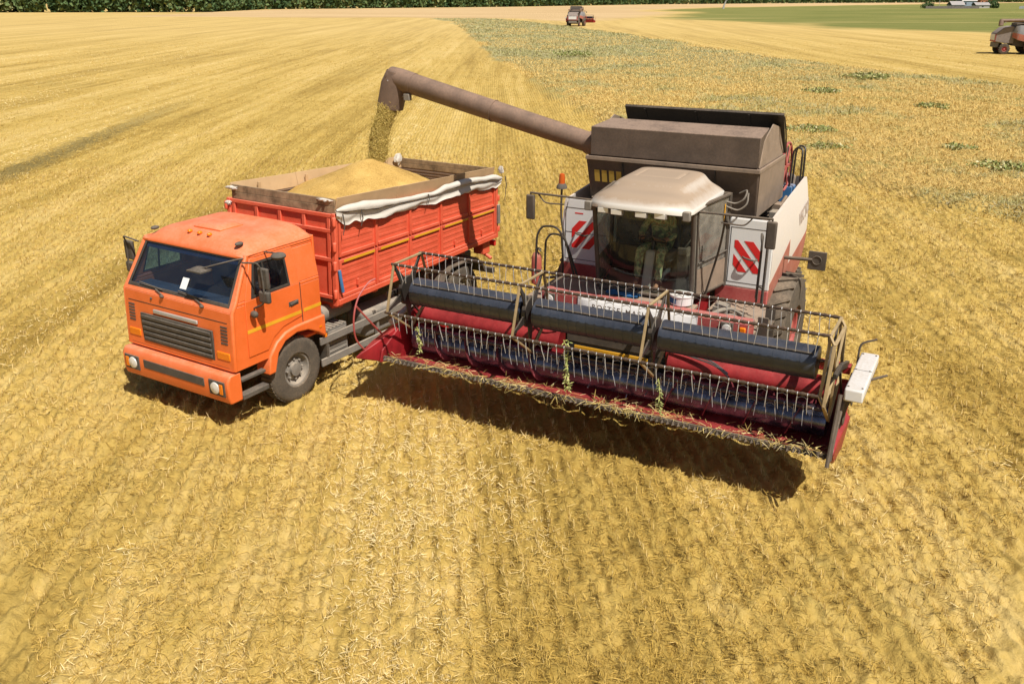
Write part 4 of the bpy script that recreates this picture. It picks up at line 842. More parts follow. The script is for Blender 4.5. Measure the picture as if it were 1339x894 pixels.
    lid = MB(); lid.add([(-4.95, -1.30, z1 + .02), (-4.95, 1.44, z1 + .02), (-4.42, 1.46, 4.40), (-4.42, -1.26, 4.40), (-4.99, -1.30, z1 + .02), (-4.99, 1.44, z1 + .02), (-4.46, 1.46, 4.43), (-4.46, -1.26, 4.43)], [(0, 1, 2, 3), (7, 6, 5, 4), (0, 4, 5, 1), (1, 5, 6, 2), (2, 6, 7, 3), (3, 7, 4, 0)])
    for y in (-.9, 0, .9): lid.bar((-4.93, y, z1 + .05), (-4.43, y, 4.38), .03, .02)
    lid.build('rear_tank_flap', M['black'], H)
    m = MB(); m.tube([(-4.45, 1.47, 4.38), (-4.6, 1.49, 4.1), (-4.9, 1.46, 3.75)], .012, 6); m.build('flap_strut', M['black'], H)
    MB().box(-4.85, -3.6, -1.3, 1.3, 3.9, 3.92).build('tank_mouth', M['black'], H)
    # engine deck: rotary screen, hoods, pipes, rail
    m = MB(); m.box(-6.15, -5.3, -1.1, 1.1, 2.93, 3.45); m.build('engine_hood', M['dark'], H, .05, 3)
    m = MB(); m.lathe([(.40, 1.02), (.43, 1.10), (.43, 1.32), (.36, 1.36), (.001, 1.37)], (-5.42, 0, 3.42), 'y', 30, caps=False); sc_ = m.build('rotary_screen', M['dark'], H)
    m = MB()
    for k in range(6): a = k * PI / 3; m.bar((-5.42, 1.385, 3.42), (-5.42 + .40 * math.cos(a), 1.385, 3.42 + .40 * math.sin(a)), .05, .02, (0, 1, 0))
    m.tube([(-5.42 + .41 * math.cos(2 * PI * k / 28), 1.385, 3.42 + .41 * math.sin(2 * PI * k / 28)) for k in range(28)], .022, 6, closed=True); m.build('screen_frame', M['maroon'], sc_)
    m = MB(); m.box(-5.9, -5.65, 1.25, 1.5, 2.62, 3.05); m.build('oil_tank', M['bluestrap'], H, .03)
    for k, (x, y, z) in enumerate(((-4.4, 1.5, 2.72), (-4.9, 1.42, 2.75), (-5.25, 1.5, 2.7), (-6.05, 1.3, 2.7))):
        m = MB(); m.box(x - .12, x + .12, y - .08, y + .08, 2.6, z + .14); m.tube([(x, y, z), (x - .2, y + .08, z + .2), (x - .5, y, z + .1), (x - .6, y - .1, z - .05)], .03, 8); m.build('engine_fitting', M['brown_side' if k % 2 else 'grey'], H, .015)
    m = MB()
    for x in (-5.62, -5.85):
        m.tube([(x, 1.62, 2.6), (x, 1.60, 3.62), (x - .03, 1.58, 3.70), (x - .05, 1.50, 3.72), (x - .05, 1.44, 3.64), (x - .05, 1.42, 2.6)], .018, 8)
    m.build('deck_rail', M['black'], H)
    # rear hood
    rh = MB(); rh.prism([(-6.15, 1.2), (-6.15, 3.0), (-6.6, 3.12), (-7.4, 2.95), (-8.1, 2.3), (-8.15, 1.45), (-7.9, 1.35), (-7.0, 1.2)], XZ, -1.20, 1.20); rhood = rh.build('straw_hood', M['hooddust_shade'], H, .06, 3)
    MB().prism([(-.95, 1.55), (.95, 1.55), (.95, 2.2), (-.95, 2.2)], YZ, -8.16, -8.10).map(lambda x, y, z: (x - .04, y, z)).build('rear_panel', M['white'], rhood, .02)
    MB().box(-8.155, -8.06, -1.19, 1.19, 1.36, 1.54).build('rear_band', M['maroon'], rhood, .02); MB().box(-8.15, -7.95, -1.19, -.98, 1.56, 2.24).build('rear_band', M['maroon'], rhood, .02); MB().box(-8.15, -7.95, .98, 1.19, 1.56, 2.24).build('rear_band', M['maroon'], rhood, .02)
    MB().box(-8.1, -7.6, -.95, .95, .75, 1.3).build('chopper', M['grey'], H, .05)
    # square plate on its arm, near side
    m = MB(); m.tube([(-4.0, 1.78, 2.2), (-4.0, 2.25, 2.22)], .03, 8); m.box(-4.03, -3.99, 2.18, 2.46, 2.06, 2.36); m.tube([(-3.985, 2.32 + .07 * math.cos(a), 2.22 + .07 * math.sin(a)) for a in [k * PI / 8 for k in range(16)]], .01, 5, closed=True); m.build('lamp_bracket', M['dark'], H, .005)
    # feeder house, front beam, platform
    f = MB(); f.prism([(-1.15, .80), (-1.15, 1.42), (-3.1, 1.85), (-3.1, 1.05)], XZ, -.72, .88); f.build('feeder_house', M['headred'], H, .03)
    b = MB(); b.box(-1.78, -1.50, -1.38, 1.92, 1.46, 1.86); b.build('front_beam', M['maroon'], H, .02)
    # white bonnet with curved ends
    def bon(i, j):
        y = -.74 + 1.90 * i; bulge = 1 - abs(2 * i - 1) ** 5; return (-1.50 + .10 * math.sin(j * PI * .5) * bulge + .012, y, 1.875 - .26 * j) if j > 0.0001 else (-1.55, y, 1.885)
    bo = MB().grid(30, 10, bon, 0).build('bonnet', M['white'], H, ang=50)
    mp = MB(); mp.prism([(-.74, 1.865), (1.16, 1.865), (1.16, 1.60), (-.74, 1.60)], YZ, -1.50, -1.485); mp.build('bonnet_plate', M['white'], bo)
    text_mesh('front_lettering', 'ROSTSELMASH', .11, M['text'], H, frame((-1.385, -.02, 1.765), (0, 1, 0), (-.12, 0, 1)), .003, 1.3, .002)
    for y in (-1.22, 1.60):
        l = MB(); l.box(-1.50, -1.46, y - .09, y + .09, 1.66, 1.84); lo = l.build('lamp_housing', M['plastic'], H, .01); m = MB(); m.lathe([(.07, -1.459), (.065, -1.445), (.001, -1.435)], (0, y, 1.75), 'x', 18, caps=False); m.build('headlight', M['lens'], lo)
    MB().box(-1.50, -1.46, 1.78, 1.87, 1.70, 1.80).build('indicator', M['amber'], H, .015)
    p = MB(); p.box(-2.02, -1.79, -.8, 1.0, 1.80, 1.845); p.box(-3.08, -1.79, 1.01, 1.92, 1.58, 1.62); p.box(-3.08, -1.79, -1.80, -.81, 1.58, 1.62)
    for k in range(8): p.box(-3.0, -1.82, 1.04 + k * .11, 1.07 + k * .11, 1.621, 1.627)
    p.build('platform', M['brown_side'], H, .006)
    st = MB()
    for k in range(5): st.box(-2.4, -1.95, 1.93, 2.08, .55 + .27 * k, .58 + .27 * k)
    for x in (-2.42, -1.95): st.box(x, x + .03, 1.93, 2.08, .5, 1.84)
    st.build('ladder', M['dark'], H, .004)
    m = MB(); m.tube([(-2.0, 1.1, 1.66), (-2.2, 1.3, 1.75), (-2.5, 1.4, 1.69), (-2.4, 1.6, 1.66)], .03, 7); m.tube([(-1.95, 1.35, 1.65), (-2.1, 1.5, 1.74), (-2.0, 1.75, 1.66)], .025, 6); m.box(-2.6, -2.3, 1.15, 1.35, 1.621, 1.76); m.build('hydraulic_hose', M['grey'], H)
    # fenders over drive wheels
    for s in (-1, 1):
        m = MB(); m.grid(16, 6, lambda i, j: (-4.12 + 1.06 * math.cos(-.1 + i * 1.5), s * (1.42 + .34 * j), .93 + 1.06 * math.sin(-.1 + i * 1.5)), 0); m.build('wheel_guard', M['plastic'], H)
    # handrails, mirrors
    m = MB()
    for y, x in ((1.88, -2.30), (1.74, -2.55)):
        m.tube([(x, y, 1.85), (x, y, 2.75), (x - .02, y - .02, 2.84), (x - .10, y - .04, 2.88), (x - .18, y - .04, 2.80), (x - .18, y - .05, 1.85)], .017, 8)
    m.tube([(-2.30, 1.88, 2.15), (-2.55, 1.74, 2.1)], .014, 6); m.build('hand_rail', M['plastic'], H)
    m = MB(); m.tube([(-1.95, -1.72, 1.86), (-1.97, -1.70, 2.60), (-2.0, -1.62, 2.74), (-2.0, -1.40, 2.76), (-2.02, -1.30, 2.66), (-2.05, -1.28, 2.0), (-2.1, -1.45, 1.90), (-2.1, -1.60, 1.87)], .018, 8)
    m.tube([(-2.25, -1.70, 1.86), (-2.25, -1.68, 2.45), (-2.27, -1.60, 2.56), (-2.27, -1.42, 2.56), (-2.3, -1.34, 2.45), (-2.32, -1.12, 1.86)], .018, 8); m.build('hand_rail', M['black'], H)
    for s in (-1, 1):
        m = MB(); yo = 1.97 if s > 0 else -1.84; yi = .92 if s > 0 else -.62
        m.tube([(-1.95, s * .9 if s > 0 else -.66, 3.27), (-2.0, yo, 3.27)], .017, 8); m.tube([(-2.0, yo, 3.28), (-2.0, yo, 2.9)], .014, 6)
        m.tube([(-2.0, s * 1.70, 3.26), (-2.0, s * 1.58, 3.14), (-2.0, s * 1.25, 3.14)], .012, 6); a_ = m.build('mirror_arm', M['dark'], H)
        mm = MB(); mm.box(-2.03, -1.97, yo - .075, yo + .075, 2.84, 3.24); mo = mm.build('mirror', M['dark'], a_, .025, 3); MB().box(-2.036, -2.031, yo - .06, yo + .06, 2.86, 3.22).build('mirror_glass', M['mirror'], a_)
    m = MB(); m.tube([(-2.05, 1.30, 3.27), (-2.15, 1.22, 2.75), (-2.35, 1.0, 1.9)], .017, 7); m.tube([(-2.05, 1.30, 3.27), (-2.05, 1.34, 3.05)], .03, 8); m.build('mirror_stay', M['plastic'], H)
    # beacon on its pole
    m = MB(); m.tube([(-2.45, -1.26, 1.88), (-2.45, -1.50, 2.75), (-2.45, -1.51, 3.30)], .018, 8); po = m.build('beacon_pole', M['dark'], H)
    m = MB(); m.lathe([(.09, 3.29), (.085, 3.33), (.055, 3.37)], (-2.45, -1.51, 0), 'z', 18); m.build('beacon_base', M['plastic'], po); m = MB(); m.lathe([(.052, 3.37), (.05, 3.45), (.043, 3.52), (.001, 3.535)], (-2.45, -1.51, 0), 'z', 18, caps=False); m.build('beacon_lens', M['beacon'], po)
    # extinguisher
    m = MB(); m.lathe([(.03, 1.70), (.085, 1.74), (.085, 2.18), (.06, 2.24), (.025, 2.27), (.025, 2.30)], (-2.15, -1.80, 0), 'z', 18); ex = m.build('fire_extinguisher', M['ext'], H); m = MB(); m.tube([(-2.15, -1.80, 2.28), (-2.13, -1.76, 2.34), (-2.1, -1.70, 2.3)], .014, 6); m.tube([(-2.15, -1.83, 2.30), (-2.15, -1.72, 2.33)], .012, 5); m.build('valve', M['plastic'], ex)
    # cab
    zc0, zc1 = 1.88, 3.34; cy = .11
    def cabpt(u, w, z):  # u: 0 front..1 rear ; w -1..1
        k = (z - zc0) / (zc1 - zc0); xf = -1.98 + .26 * k - .10 * abs(w) ** 3; x = xf * (1 - u) + (-3.06) * u; hw = (.76 + .02 * k) * (1 - u) + (.98 - .02 * k) * u
        return Vector((x, cy + w * hw, z))
    cb = MB(); cb.prism([(-3.06, cy - .95), (-3.06, cy + .95), (-2.0, cy + .72), (-2.0, cy - .72)], XY, 1.846, 1.90); cb.box(-3.09, -3.05, cy - .95, cy + .95, 1.9, 2.35)
    cab = cb.build('cab', M['dark'], H, .01)
    fr = MB()
    for w in (-1, 1):
        for u, r_ in ((.0, .035), (1.0, .035)): fr.tube([cabpt(u, w, z) for z in (1.88, 2.3, 2.8, 3.36)], r_, 10)
        fr.tube([cabpt(u, w, 1.92) for u in (0, .5, 1)], .03, 8); fr.tube([cabpt(u, w, 3.34) for u in (0, .5, 1)], .03, 8)
        fr.tube([cabpt(.10, w, z) + Vector((0, w * .01, 0)) for z in (1.90, 3.34)], .016, 6)
    for z in (1.90, 3.34): fr.tube([cabpt(0, w, z) for w in (-1, -.5, 0, .5, 1)], .03, 8)
    fr.tube([cabpt(1, w, 3.34) for w in (-1, 1)], .03, 8)
    fr.build('cab_frame', M['dark'], cab)
    ws = MB().grid(16, 8, lambda i, j: tuple(cabpt(0, (2 * i - 1) * .97, 1.92 + 1.40 * j)), 0).build('windscreen', M['cabglass'], cab)
    for w in (-1, 1):
        MB().grid(6, 6, lambda i, j: tuple(cabpt(.06 + .90 * i, w, 1.94 + 1.38 * j) + Vector((0, 0 * w, 0))), 0).build('side_window', M['doorglass'], cab)
        m = MB(); m.grid(6, 4, lambda i, j: tuple(cabpt(.12 + .84 * i, w, 1.93 + .42 * j * (1 - .0)) + Vector((0, w * .012, 0))), 0); m.build('door_panel', M['brown_side'], cab)
    m = MB(); m.bar(cabpt(.85, 1, 2.95) + Vector((0, .012, 0)), cabpt(.85, 1, 3.22) + Vector((0, .012, 0)), .045, .006, (0, 1, 0)); m.build('door_label', M['yellow'], cab)
    m = MB(); m.tube([cabpt(.12, 1, 2.45) + Vector((0, .03, 0)), cabpt(.96, 1, 2.47) + Vector((0, .03, 0))], .012, 6); m.build('door_bar', M['plastic'], cab)
    MB().grid(6, 6, lambda i, j: tuple(cabpt(1, (2 * i - 1) * .95, 2.35 + .95 * j)), 0).build('rear_window', M['doorglass'], cab)
    # roof: domed shell with raised centre
    def croof(i, j):
        x = -1.34 - 1.72 * i; t = 2 * j - 1; hw = (.79 + .02 * min(1, i * 1.3)) * (1 - .07 * max(0, 1 - i / .12) ** 2); ed = 1 - abs(t) ** 6
        f_ = min(1, i / .16); f_ = math.sin(f_ * PI / 2) ** .7; rear = 1 - max(0, (i - .88) / .12) ** 2 * .4
        z = 3.395 + .15 * f_ * rear * ed
        a = 1 / (1 + math.exp(-(i - .30 - .05 * t * t) * 48)); b = 1 / (1 + math.exp((abs(t) - .70) * 26)); z += .105 * a * b * (1 - max(0, (i - .92) / .08))
        if .50 < i < .82 and abs(t) < .42 and not (.53 < i < .79 and abs(t) < .38): z -= .020
        z -= .05 * abs(t) ** 3; z += .035 * i
        x += .10 * (1 - t * t) * (1 - i) ** 2 - .15 * abs(t) ** 5 * (1 - i) ** 2
        return (x, cy + .05 + t * hw, z)
    cr = MB().grid(64, 64, croof, .05).build('cab_roof', M['roofwhite'], cab, ang=70)
    vz = MB()
    def visor(i, j): x, y, z = croof(0, i); return (x - .10 - .10 * j, cy + .08 + (y - cy - .08) * .94, z - .06 - .03 * j)
    vz.grid(24, 3, visor, .02); vz.build('visor', M['dark'], cab)
    for k, y in enumerate((-.42, -.20, .17, .44)):
        l = MB(); y += .12; xx = -1.37 + (.04 if abs(y - .12) < .3 else 0); l.box(xx, xx + .07, y - .095, y + .095, 3.25, 3.35); l.bar((xx + .02, y, 3.34), (xx + .02, y, 3.42), .03, .03); lo = l.build('work_lamp', M['grey'], cab, .014); MB().box(xx + .071, xx + .077, y - .08, y + .08, 3.26, 3.332).build('lamp_glass', M['lens'], cab, .003)
    for y in (-.72, .78):
        l = MB(); y += .12; l.box(-1.50, -1.42, y - .055, y + .055, 3.23, 3.37); l.build('side_work_lamp', M['grey'], cab, .015)
    m = MB(); m.tube([(-2.95, 1.02, 3.25), (-3.0, 1.18, 3.22), (-3.0, 1.30, 3.30), (-3.05, 1.32, 3.42), (-3.1, 1.2, 3.36)], .014, 6); m.tube([(-2.95, 1.02, 3.18), (-3.0, 1.22, 3.12), (-3.02, 1.34, 3.22), (-3.08, 1.34, 3.38)], .014, 6); m.build('cable', M['grey'], H)
    # cab interior
    s_ = MB(); s_.box(-2.95, -2.50, cy - .26, cy + .26, 2.28, 2.42); s_.box(-3.02, -2.88, cy - .25, cy + .25, 2.42, 3.02); s_.box(-2.9, -2.6, cy - .15, cy + .15, 1.9, 2.28); s_.build('operator_seat', M['seat'], cab, .04, 3)
    c = MB(); c.prism([(-2.30, 1.90), (-2.14, 1.90), (-2.30, 2.50), (-2.42, 2.50)], XZ, cy - .08, cy + .07); c.build('steering_column', M['lightgrey'], cab, .03, 3)
    w = MB(); cc = Vector((-2.42, cy, 2.62)); ux = Vector((.80, 0, .55)).normalized(); uy = Vector((0, 1, 0)); w.tube([cc + ux * (.22 * math.cos(a)) + uy * (.22 * math.sin(a)) for a in [2 * PI * k / 28 for k in range(28)]], .016, 8, closed=True); w.tube([cc - ux * .21, cc + ux * .21], .014, 6); w.tube([cc - uy * .21, cc + uy * .21], .014, 6); w.tube([cc, (-2.38, cy, 2.45)], .03, 8); w.build('steering_wheel', M['black'], cab)
    c = MB(); c.box(-2.85, -2.3, cy + .42, cy + .60, 1.9, 2.5); c.box(-2.3, -2.26, cy + .43, cy + .59, 2.5, 2.62); c.build('control_console', M['plastic'], cab, .03)
build_body()

def build_tube():
    o = MB(); d = (ELBOW - TUBE_ROOT); L_ = d.length; u = d.normalized()
    prof = []; pts = [Vector((0, 0, 0)) + u * (L_ * k / 14) for k in range(15)]
    o.tube(pts, [.172 + .022 * (k / 14) for k in range(15)], 28)
    for k in (7,): p = pts[k]; o.tube([p - u * .012, p + u * .012], .196, 28)
    t = o.build('unloading_tube', M['tube'], HRV, ang=50); t.location = TUBE_ROOT
    e = MB(); E0 = ELBOW - TUBE_ROOT; side = u
    e.tube([E0 - u * .44, E0 - u * .12, E0 + u * .10, E0 + u * .17], [.20, .205, .19, .12], 28)
    # hanging spout, cut slantwise
    vs = []; n = 24; dn = Vector((.02, -.30, -1)).normalized()
    for r_, h in ((.20, -.13), (.255, .10), (.245, .56)):
        for k in range(n):
            a = 2 * PI * k / n; p = E0 - u * .02 + dn * (h + 0) + Vector((math.sin(a) * r_ * .9, -math.cos(a) * r_ * 1.05, -.25 * -math.cos(a) * r_ * .8)); vs.append(p)
    fs = [(i * n + k, i * n + (k + 1) % n, (i + 1) * n + (k + 1) % n, (i + 1) * n + k) for i in range(2) for k in range(n)]
    e.add(vs, fs); sp_ = e.build('spout', M['tube'], t, ang=50)
    b = MB(); p = E0 - u * .36 + Vector((.12, 0, -.20)); b.box(p.x - .05, p.x + .05, p.y - .06, p.y + .06, p.z - .10, p.z + .02); b.tube([p, p + Vector((0, -.12, -.04))], .015, 6); b.build('spout_bracket', M['grey'], t, .01)
    rb = MB()
    for k in range(9): a = 2 * PI * k / 9; q = E0 - u * .02 + Vector((math.sin(a) * .235 * .9, -math.cos(a) * .25, -.03)); rb.ball(tuple(q), .014, (1, 1, 1), 5)
    rb.build('rivets', M['steel'], t)
    r = MB(); r.tube([(0, .35, -.12), (0, 0, 0), u * .3], [.21, .21, .19], 24); r.build('tube_joint', M['tube'], t, ang=50)
build_tube()

HC = Vector((-.43, 0, 1.89)); HR = .63; ANG = [R(126 - 72 * k) for k in range(5)]; HW = 3.37
def build_header():
    H = HRV
    # trough
    sec = [(.02, .86), (-.15, .83), (-.35, .74), (-.58, .70), (-.80, .76), (-.95, .92), (-1.0, 1.15), (-1.0, 1.50)]
    out = [(x - .012, z - .025) for x, z in sec[:5]] + [(x - .03, z - .0) for x, z in sec[5:]]
    tr = MB()
    def strip(pts, y0, y1, th=.02):
        n = len(pts); v = []
        for y in (y0, y1): v += [(x, y, z) for x, z in pts]
        v2 = [(x - (.0 if z < .8 else th), y, z - (th if z < .9 else 0)) for x, y, z in v]; k = len(v)
        f = [(i, i + 1, n + i + 1, n + i) for i in range(n - 1)]
        tr.add(v + v2, f + [tuple(q + k for q in reversed(g)) for g in f] + [(0, n, n + k, k), (n - 1, n - 1 + k, 2 * n - 1 + k, 2 * n - 1)])
    strip(sec, -HW, -.72); strip(sec[:6], -.72, .88); strip(sec, .88, HW)
    tr.build('header_trough', M['headred'], H, ang=50)
    m = MB(); m.box(-1.16, -1.03, -HW, HW, 1.56, 1.68); 
    for k in range(10): y = -HW + .25 + (2 * HW - .5) * k / 9; m.box(-1.10, -1.03, y - .03, y + .03, 1.50, 1.56)
    m.build('top_beam', M['headred'], H, .012)
    m = MB(); m.box(-1.04, -1.02, -.70, .86, 1.30, 1.55); m.build('feeder_shield', M['dark'], H, .01)
    m = MB(); m.box(-.99, -.97, -.55, .62, 1.22, 1.27); m.build('yellow_rail', M['yellow'], H, .005)
    m = MB(); m.box(-1.06, -1.03, -.72, .88, .8, 1.30); m.build('feeder_mouth', M['black'], H)
    for ya, yb in ((-HW, -.78), (.94, HW)):
        m = MB(); m.grid(8, 8, lambda i, j: (-.985 + .10 * math.sin(j * PI * .6), ya + (yb - ya) * i, 1.46 - .22 * j), .012); m.build('ledge', M['headred'], H)
    # floor steel wear plates and knife
    kb = MB(); kb.box(.0, .06, -HW, HW, .845, .885); kn = 90
    for k in range(kn): y = -HW + .04 + (2 * HW - .08) * k / (kn - 1); kb.add([(.05, y - .028, .845), (.05, y + .028, .845), (.05, y, .90), (.125, y, .858)], [(0, 1, 2), (0, 3, 1), (1, 3, 2), (2, 3, 0)])
    kb.box(.015, .05, -HW, HW, .886, .90); kb.build('knife_bar', M['dark'], H)
    # stems lying over the knife
    # auger
    a = MB(); y0, y1 = -3.22, 3.22; cz, cx = .985, -.72
    a.tube([(cx, y, cz) for y in np.linspace(y0, y1, 9)], .205, 28); au = a.build('header_auger', M['augersteel'], H)
    for s in (-1, 1):
        fl = MB(); n = 150; ys_ = .85; ye = 3.18; vs = []; pitch = .56
        for k in range(n + 1):
            y = s * (ys_ + (ye - ys_) * k / n); th = 2 * PI * (y * s / pitch) * 1.0 + (0 if s > 0 else 1)
            for r_, dy in ((.18, 0), (.275, 0), (.275, .012), (.18, .012)): vs.append((cx + r_ * math.cos(th), y + dy, cz + r_ * math.sin(th)))
        fs = []
        for k in range(n):
            for q in range(4): fs.append((k * 4 + q, k * 4 + (q + 1) % 4, (k + 1) * 4 + (q + 1) % 4, (k + 1) * 4 + q))
        fl.add(vs, fs); fl.build('auger_flight', M['flight'], au, ang=60)
    fg = MB()
    for k in range(14): y = -.66 + 1.45 * k / 13; th = k * 2.4; fg.tube([(cx + .16 * math.cos(th), y, cz + .16 * math.sin(th)), (cx + .27 * math.cos(th), y, cz + .27 * math.sin(th))], .009, 6)
    fg.build('auger_fingers', M['steel'], au)
    # end plates and crop dividers
    for s in (-1, 1):
        y0, y1 = sorted((s * HW, s * (HW + .03))); m = MB()
        m.prism([(.12, .82), (.06, 1.0), (-.30, 1.18), (-.80, 1.40), (-1.16, 1.55), (-1.16, .80), (-.5, .66)], XZ, y0, y1); m.build('end_plate', M['headred'], H, .006)
        # snout: pyramid opening outwards
        yb = s * (HW + .035); yo = s * (HW + (.30 if s < 0 else .13)); ti = .22 if s < 0 else .08
        v = [(-.62, yb, .72), (-.62, yo - s * .05, .70), (-.62, yo, 1.16), (-.62, yb, 1.28), (.05, yb, .80), (.05, s * (HW + ti), .80), (.02, s * (HW + ti + .02), 1.10), (.0, yb, 1.18), (.50 if s < 0 else .25, s * (HW + ti), .98)]
        m = MB(); m.add(v, [(0, 3, 2, 1), (0, 1, 5, 4), (1, 2, 6, 5), (2, 3, 7, 6), (3, 0, 4, 7), (4, 5, 8), (5, 6, 8), (6, 7, 8), (7, 4, 8)]); m.build('crop_divider', M['headred'], H, .015)
    # left hoop and strut
    m = MB(); m.tube([(-.40, -3.50, .70), (.10, -3.54, .90), (.45, -3.56, 1.28), (.48, -3.56, 1.62), (.34, -3.56, 1.92), (.08, -3.54, 2.10), (-.05, -3.52, 2.12)], .014, 7)
    m.tube([(.40, -3.56, 1.80), (.05, -3.54, 1.40), (-.30, -3.50, 1.0)], .016, 7); m.build('divider_hoop', M['maroon'], H)
    m = MB(); m.tube([(-.95, -3.5, 1.45), (-.40, -3.52, 1.30)], .05, 10); m.build('hydraulic_ram', M['lightgrey'], H)
    # right side: drive guard box, levers, arms
    m = MB(); m.box(-1.28, .06, 3.45, 3.67, 1.66, 1.82); dg = m.build('drive_guard', M['white'], H, .022, 3); m = MB()
    for bx in (-1.2, -.62, -.03):
        for by in (3.48, 3.64): m.lathe([(.013, 1.815), (.013, 1.828), (.006, 1.831)], (bx, by, 0), 'z', 6)
    m.build('cover_bolts', M['dark'], dg); m = MB(); m.box(-.62, -.612, 3.452, 3.668, 1.8205, 1.8225); m.box(-1.26, .04, 3.6702, 3.672, 1.70, 1.706); m.build('cover_seam', M['gasket'], dg)
    m = MB(); m.tube([(-1.15, 3.44, 1.4), (-1.18, 3.44, 1.95), (-1.2, 3.62, 2.05)], .014, 6); m.tube([(-.9, 3.44, 1.3), (-.1, 3.44, 1.55), (.25, 3.43, 1.1), (.3, 3.43, .95)], .022, 7); m.tube([(-.6, 3.66, 1.72), (-.7, 3.84, 1.78)], .016, 6); m.bar((-1.0, 3.40, 1.35), (-1.0, 3.50, 1.68), .05, .05); m.bar((-.2, 3.40, 1.1), (-.2, 3.50, 1.68), .05, .05); m.box(-1.1, -.05, 3.44, 3.50, 1.60, 1.655); m.tube([(.1, 3.42, 1.75), (.42, 3.42, .92)], .025, 8); m.build('lever', M['dark'], H)
    m = MB(); m.lathe([(.16, 3.415), (.17, 3.43), (.12, 3.44), (.17, 3.455), (.16, 3.465)], (-.95, 0, 1.35), 'y', 22); m.lathe([(.09, 3.415), (.1, 3.43), (.07, 3.44), (.1, 3.455), (.09, 3.465)], (-.25, 0, 1.3), 'y', 20); m.build('pulley', M['dark'], H)
    for s in (-1, 1):
        m = MB(); m.bar((-1.16, s * 3.31, 1.66), (-.45, s * 3.31, 1.88), .05, .09); m.bar((-.45, s * 3.31, 1.88), (-.05, s * 3.31, 1.90), .05, .07); m.bar((-.95, s * 3.31, 1.30), (-.5, s * 3.31, 1.80), .03, .03); m.build('reel_arm', M['black'], H, .008)
    # hoses lying on back wall
    for q_ in ([(-.93, .95, 1.52), (-.90, 1.3, 1.50), (-.85, 1.6, 1.46), (-.78, 1.85, 1.36)], [(-.93, .95, 1.49), (-.88, 1.35, 1.46), (-.83, 1.65, 1.42), (-.72, 1.88, 1.34)], [(-.95, -1.2, 1.50), (-.9, -1.0, 1.48), (-.93, -.8, 1.52)]): MB().tube(q_, .013, 6).build('hydraulic_line', M['steel'], H)
    m = MB(); m.ball((-.93, -2.85, 1.20), .10, (.5, 1.3, .8), 8); m.build('red_reflector', M['stripe'], H)
    # ---- reel
    RE = empty('reel', (0, 0, 0)); RE.parent = H
    ybs = [-3.18, -1.02, .89, 3.18]
    tb = MB()
    for a_, b_ in ((-3.02, -1.10), (-.90, .80), (1.0, 3.04)):
        tb.tube([(HC.x, y, HC.z) for y in np.linspace(a_, b_, 7)], .215, 32)
        nn = 12
        for k in range(nn + 1):
            y = a_ + .02 + (b_ - a_ - .04) * k / nn; tb.tube([(HC.x, y - .004, HC.z), (HC.x, y + .004, HC.z)], .2185, 32)
    tb.build('reel_tube', M['bluesteel'], RE)
    rb = MB()
    for a_, b_ in ((-3.02, -1.10), (-.90, .80), (1.0, 3.04)):
        an = R(48); p = Vector((HC.x + .222 * math.cos(an), 0, HC.z + .222 * math.sin(an))); rb.bar((p.x, a_ + .05, p.z), (p.x, b_ - .05, p.z), .022, .03, (math.cos(an), 0, math.sin(an)))
    rb.build('tube_seam', M['black'], RE)
    bp = [Vector((HC.x + HR * math.cos(a), 0, HC.z + HR * math.sin(a))) for a in ANG]
    for y in ybs:
        st = MB()
        for p in bp:
            c = Vector((HC.x, 0, HC.z)); d = (p - c).normalized(); n_ = Vector((-d.z, 0, d.x))
            o1 = c + d * .12; o2 = c + d * .44
            v = [o1 + n_ * .085, o1 - n_ * .085, o2 - n_ * .03, p - n_ * .022, p + n_ * .022, o2 + n_ * .03]
            vs = [Vector((q.x, y - .012, q.z)) for q in v] + [Vector((q.x, y + .012, q.z)) for q in v]
            st.add(vs, [(0, 1, 2, 5), (5, 2, 3, 4), (11, 8, 7, 6), (10, 9, 8, 11)] + [(i, (i + 1) % 6, (i + 1) % 6 + 6, i + 6) for i in range(6)])
        st.lathe([(.20, y - .03), (.235, y - .03), (.235, y + .03), (.20, y + .03)], (HC.x, 0, HC.z), 'y', 24); st.build('reel_star', M['black'], RE, .003)
        ed = MB()
        for k in range(5):
            p, q = bp[k], bp[(k + 1) % 5]; p = Vector((p.x, y + .02, p.z)); q = Vector((q.x, y + .02, q.z)); ed.bar(p, q, .03, .035, (0, 1, 0))
        ed.build('reel_rim', M['batbar'], RE, .004)
        for p in bp: pass
    # eccentric second star at near end
    off = Vector((.10, 0, -.08)); ec = MB()
    for k in range(5):
        p, q = bp[k] + off, bp[(k + 1) % 5] + off; ec.bar((p.x, 3.27, p.z), (q.x, 3.27, q.z), .025, .04, (0, 1, 0)); ec.bar((HC.x + off.x, 3.27, HC.z + off.z), (p.x, 3.27, p.z), .02, .03, (0, 1, 0)); ec.bar((bp[k].x, 3.19, bp[k].z), (p.x, 3.27, p.z), .03, .03)
    ec.build('eccentric_star', M['batbar'], RE, .004)
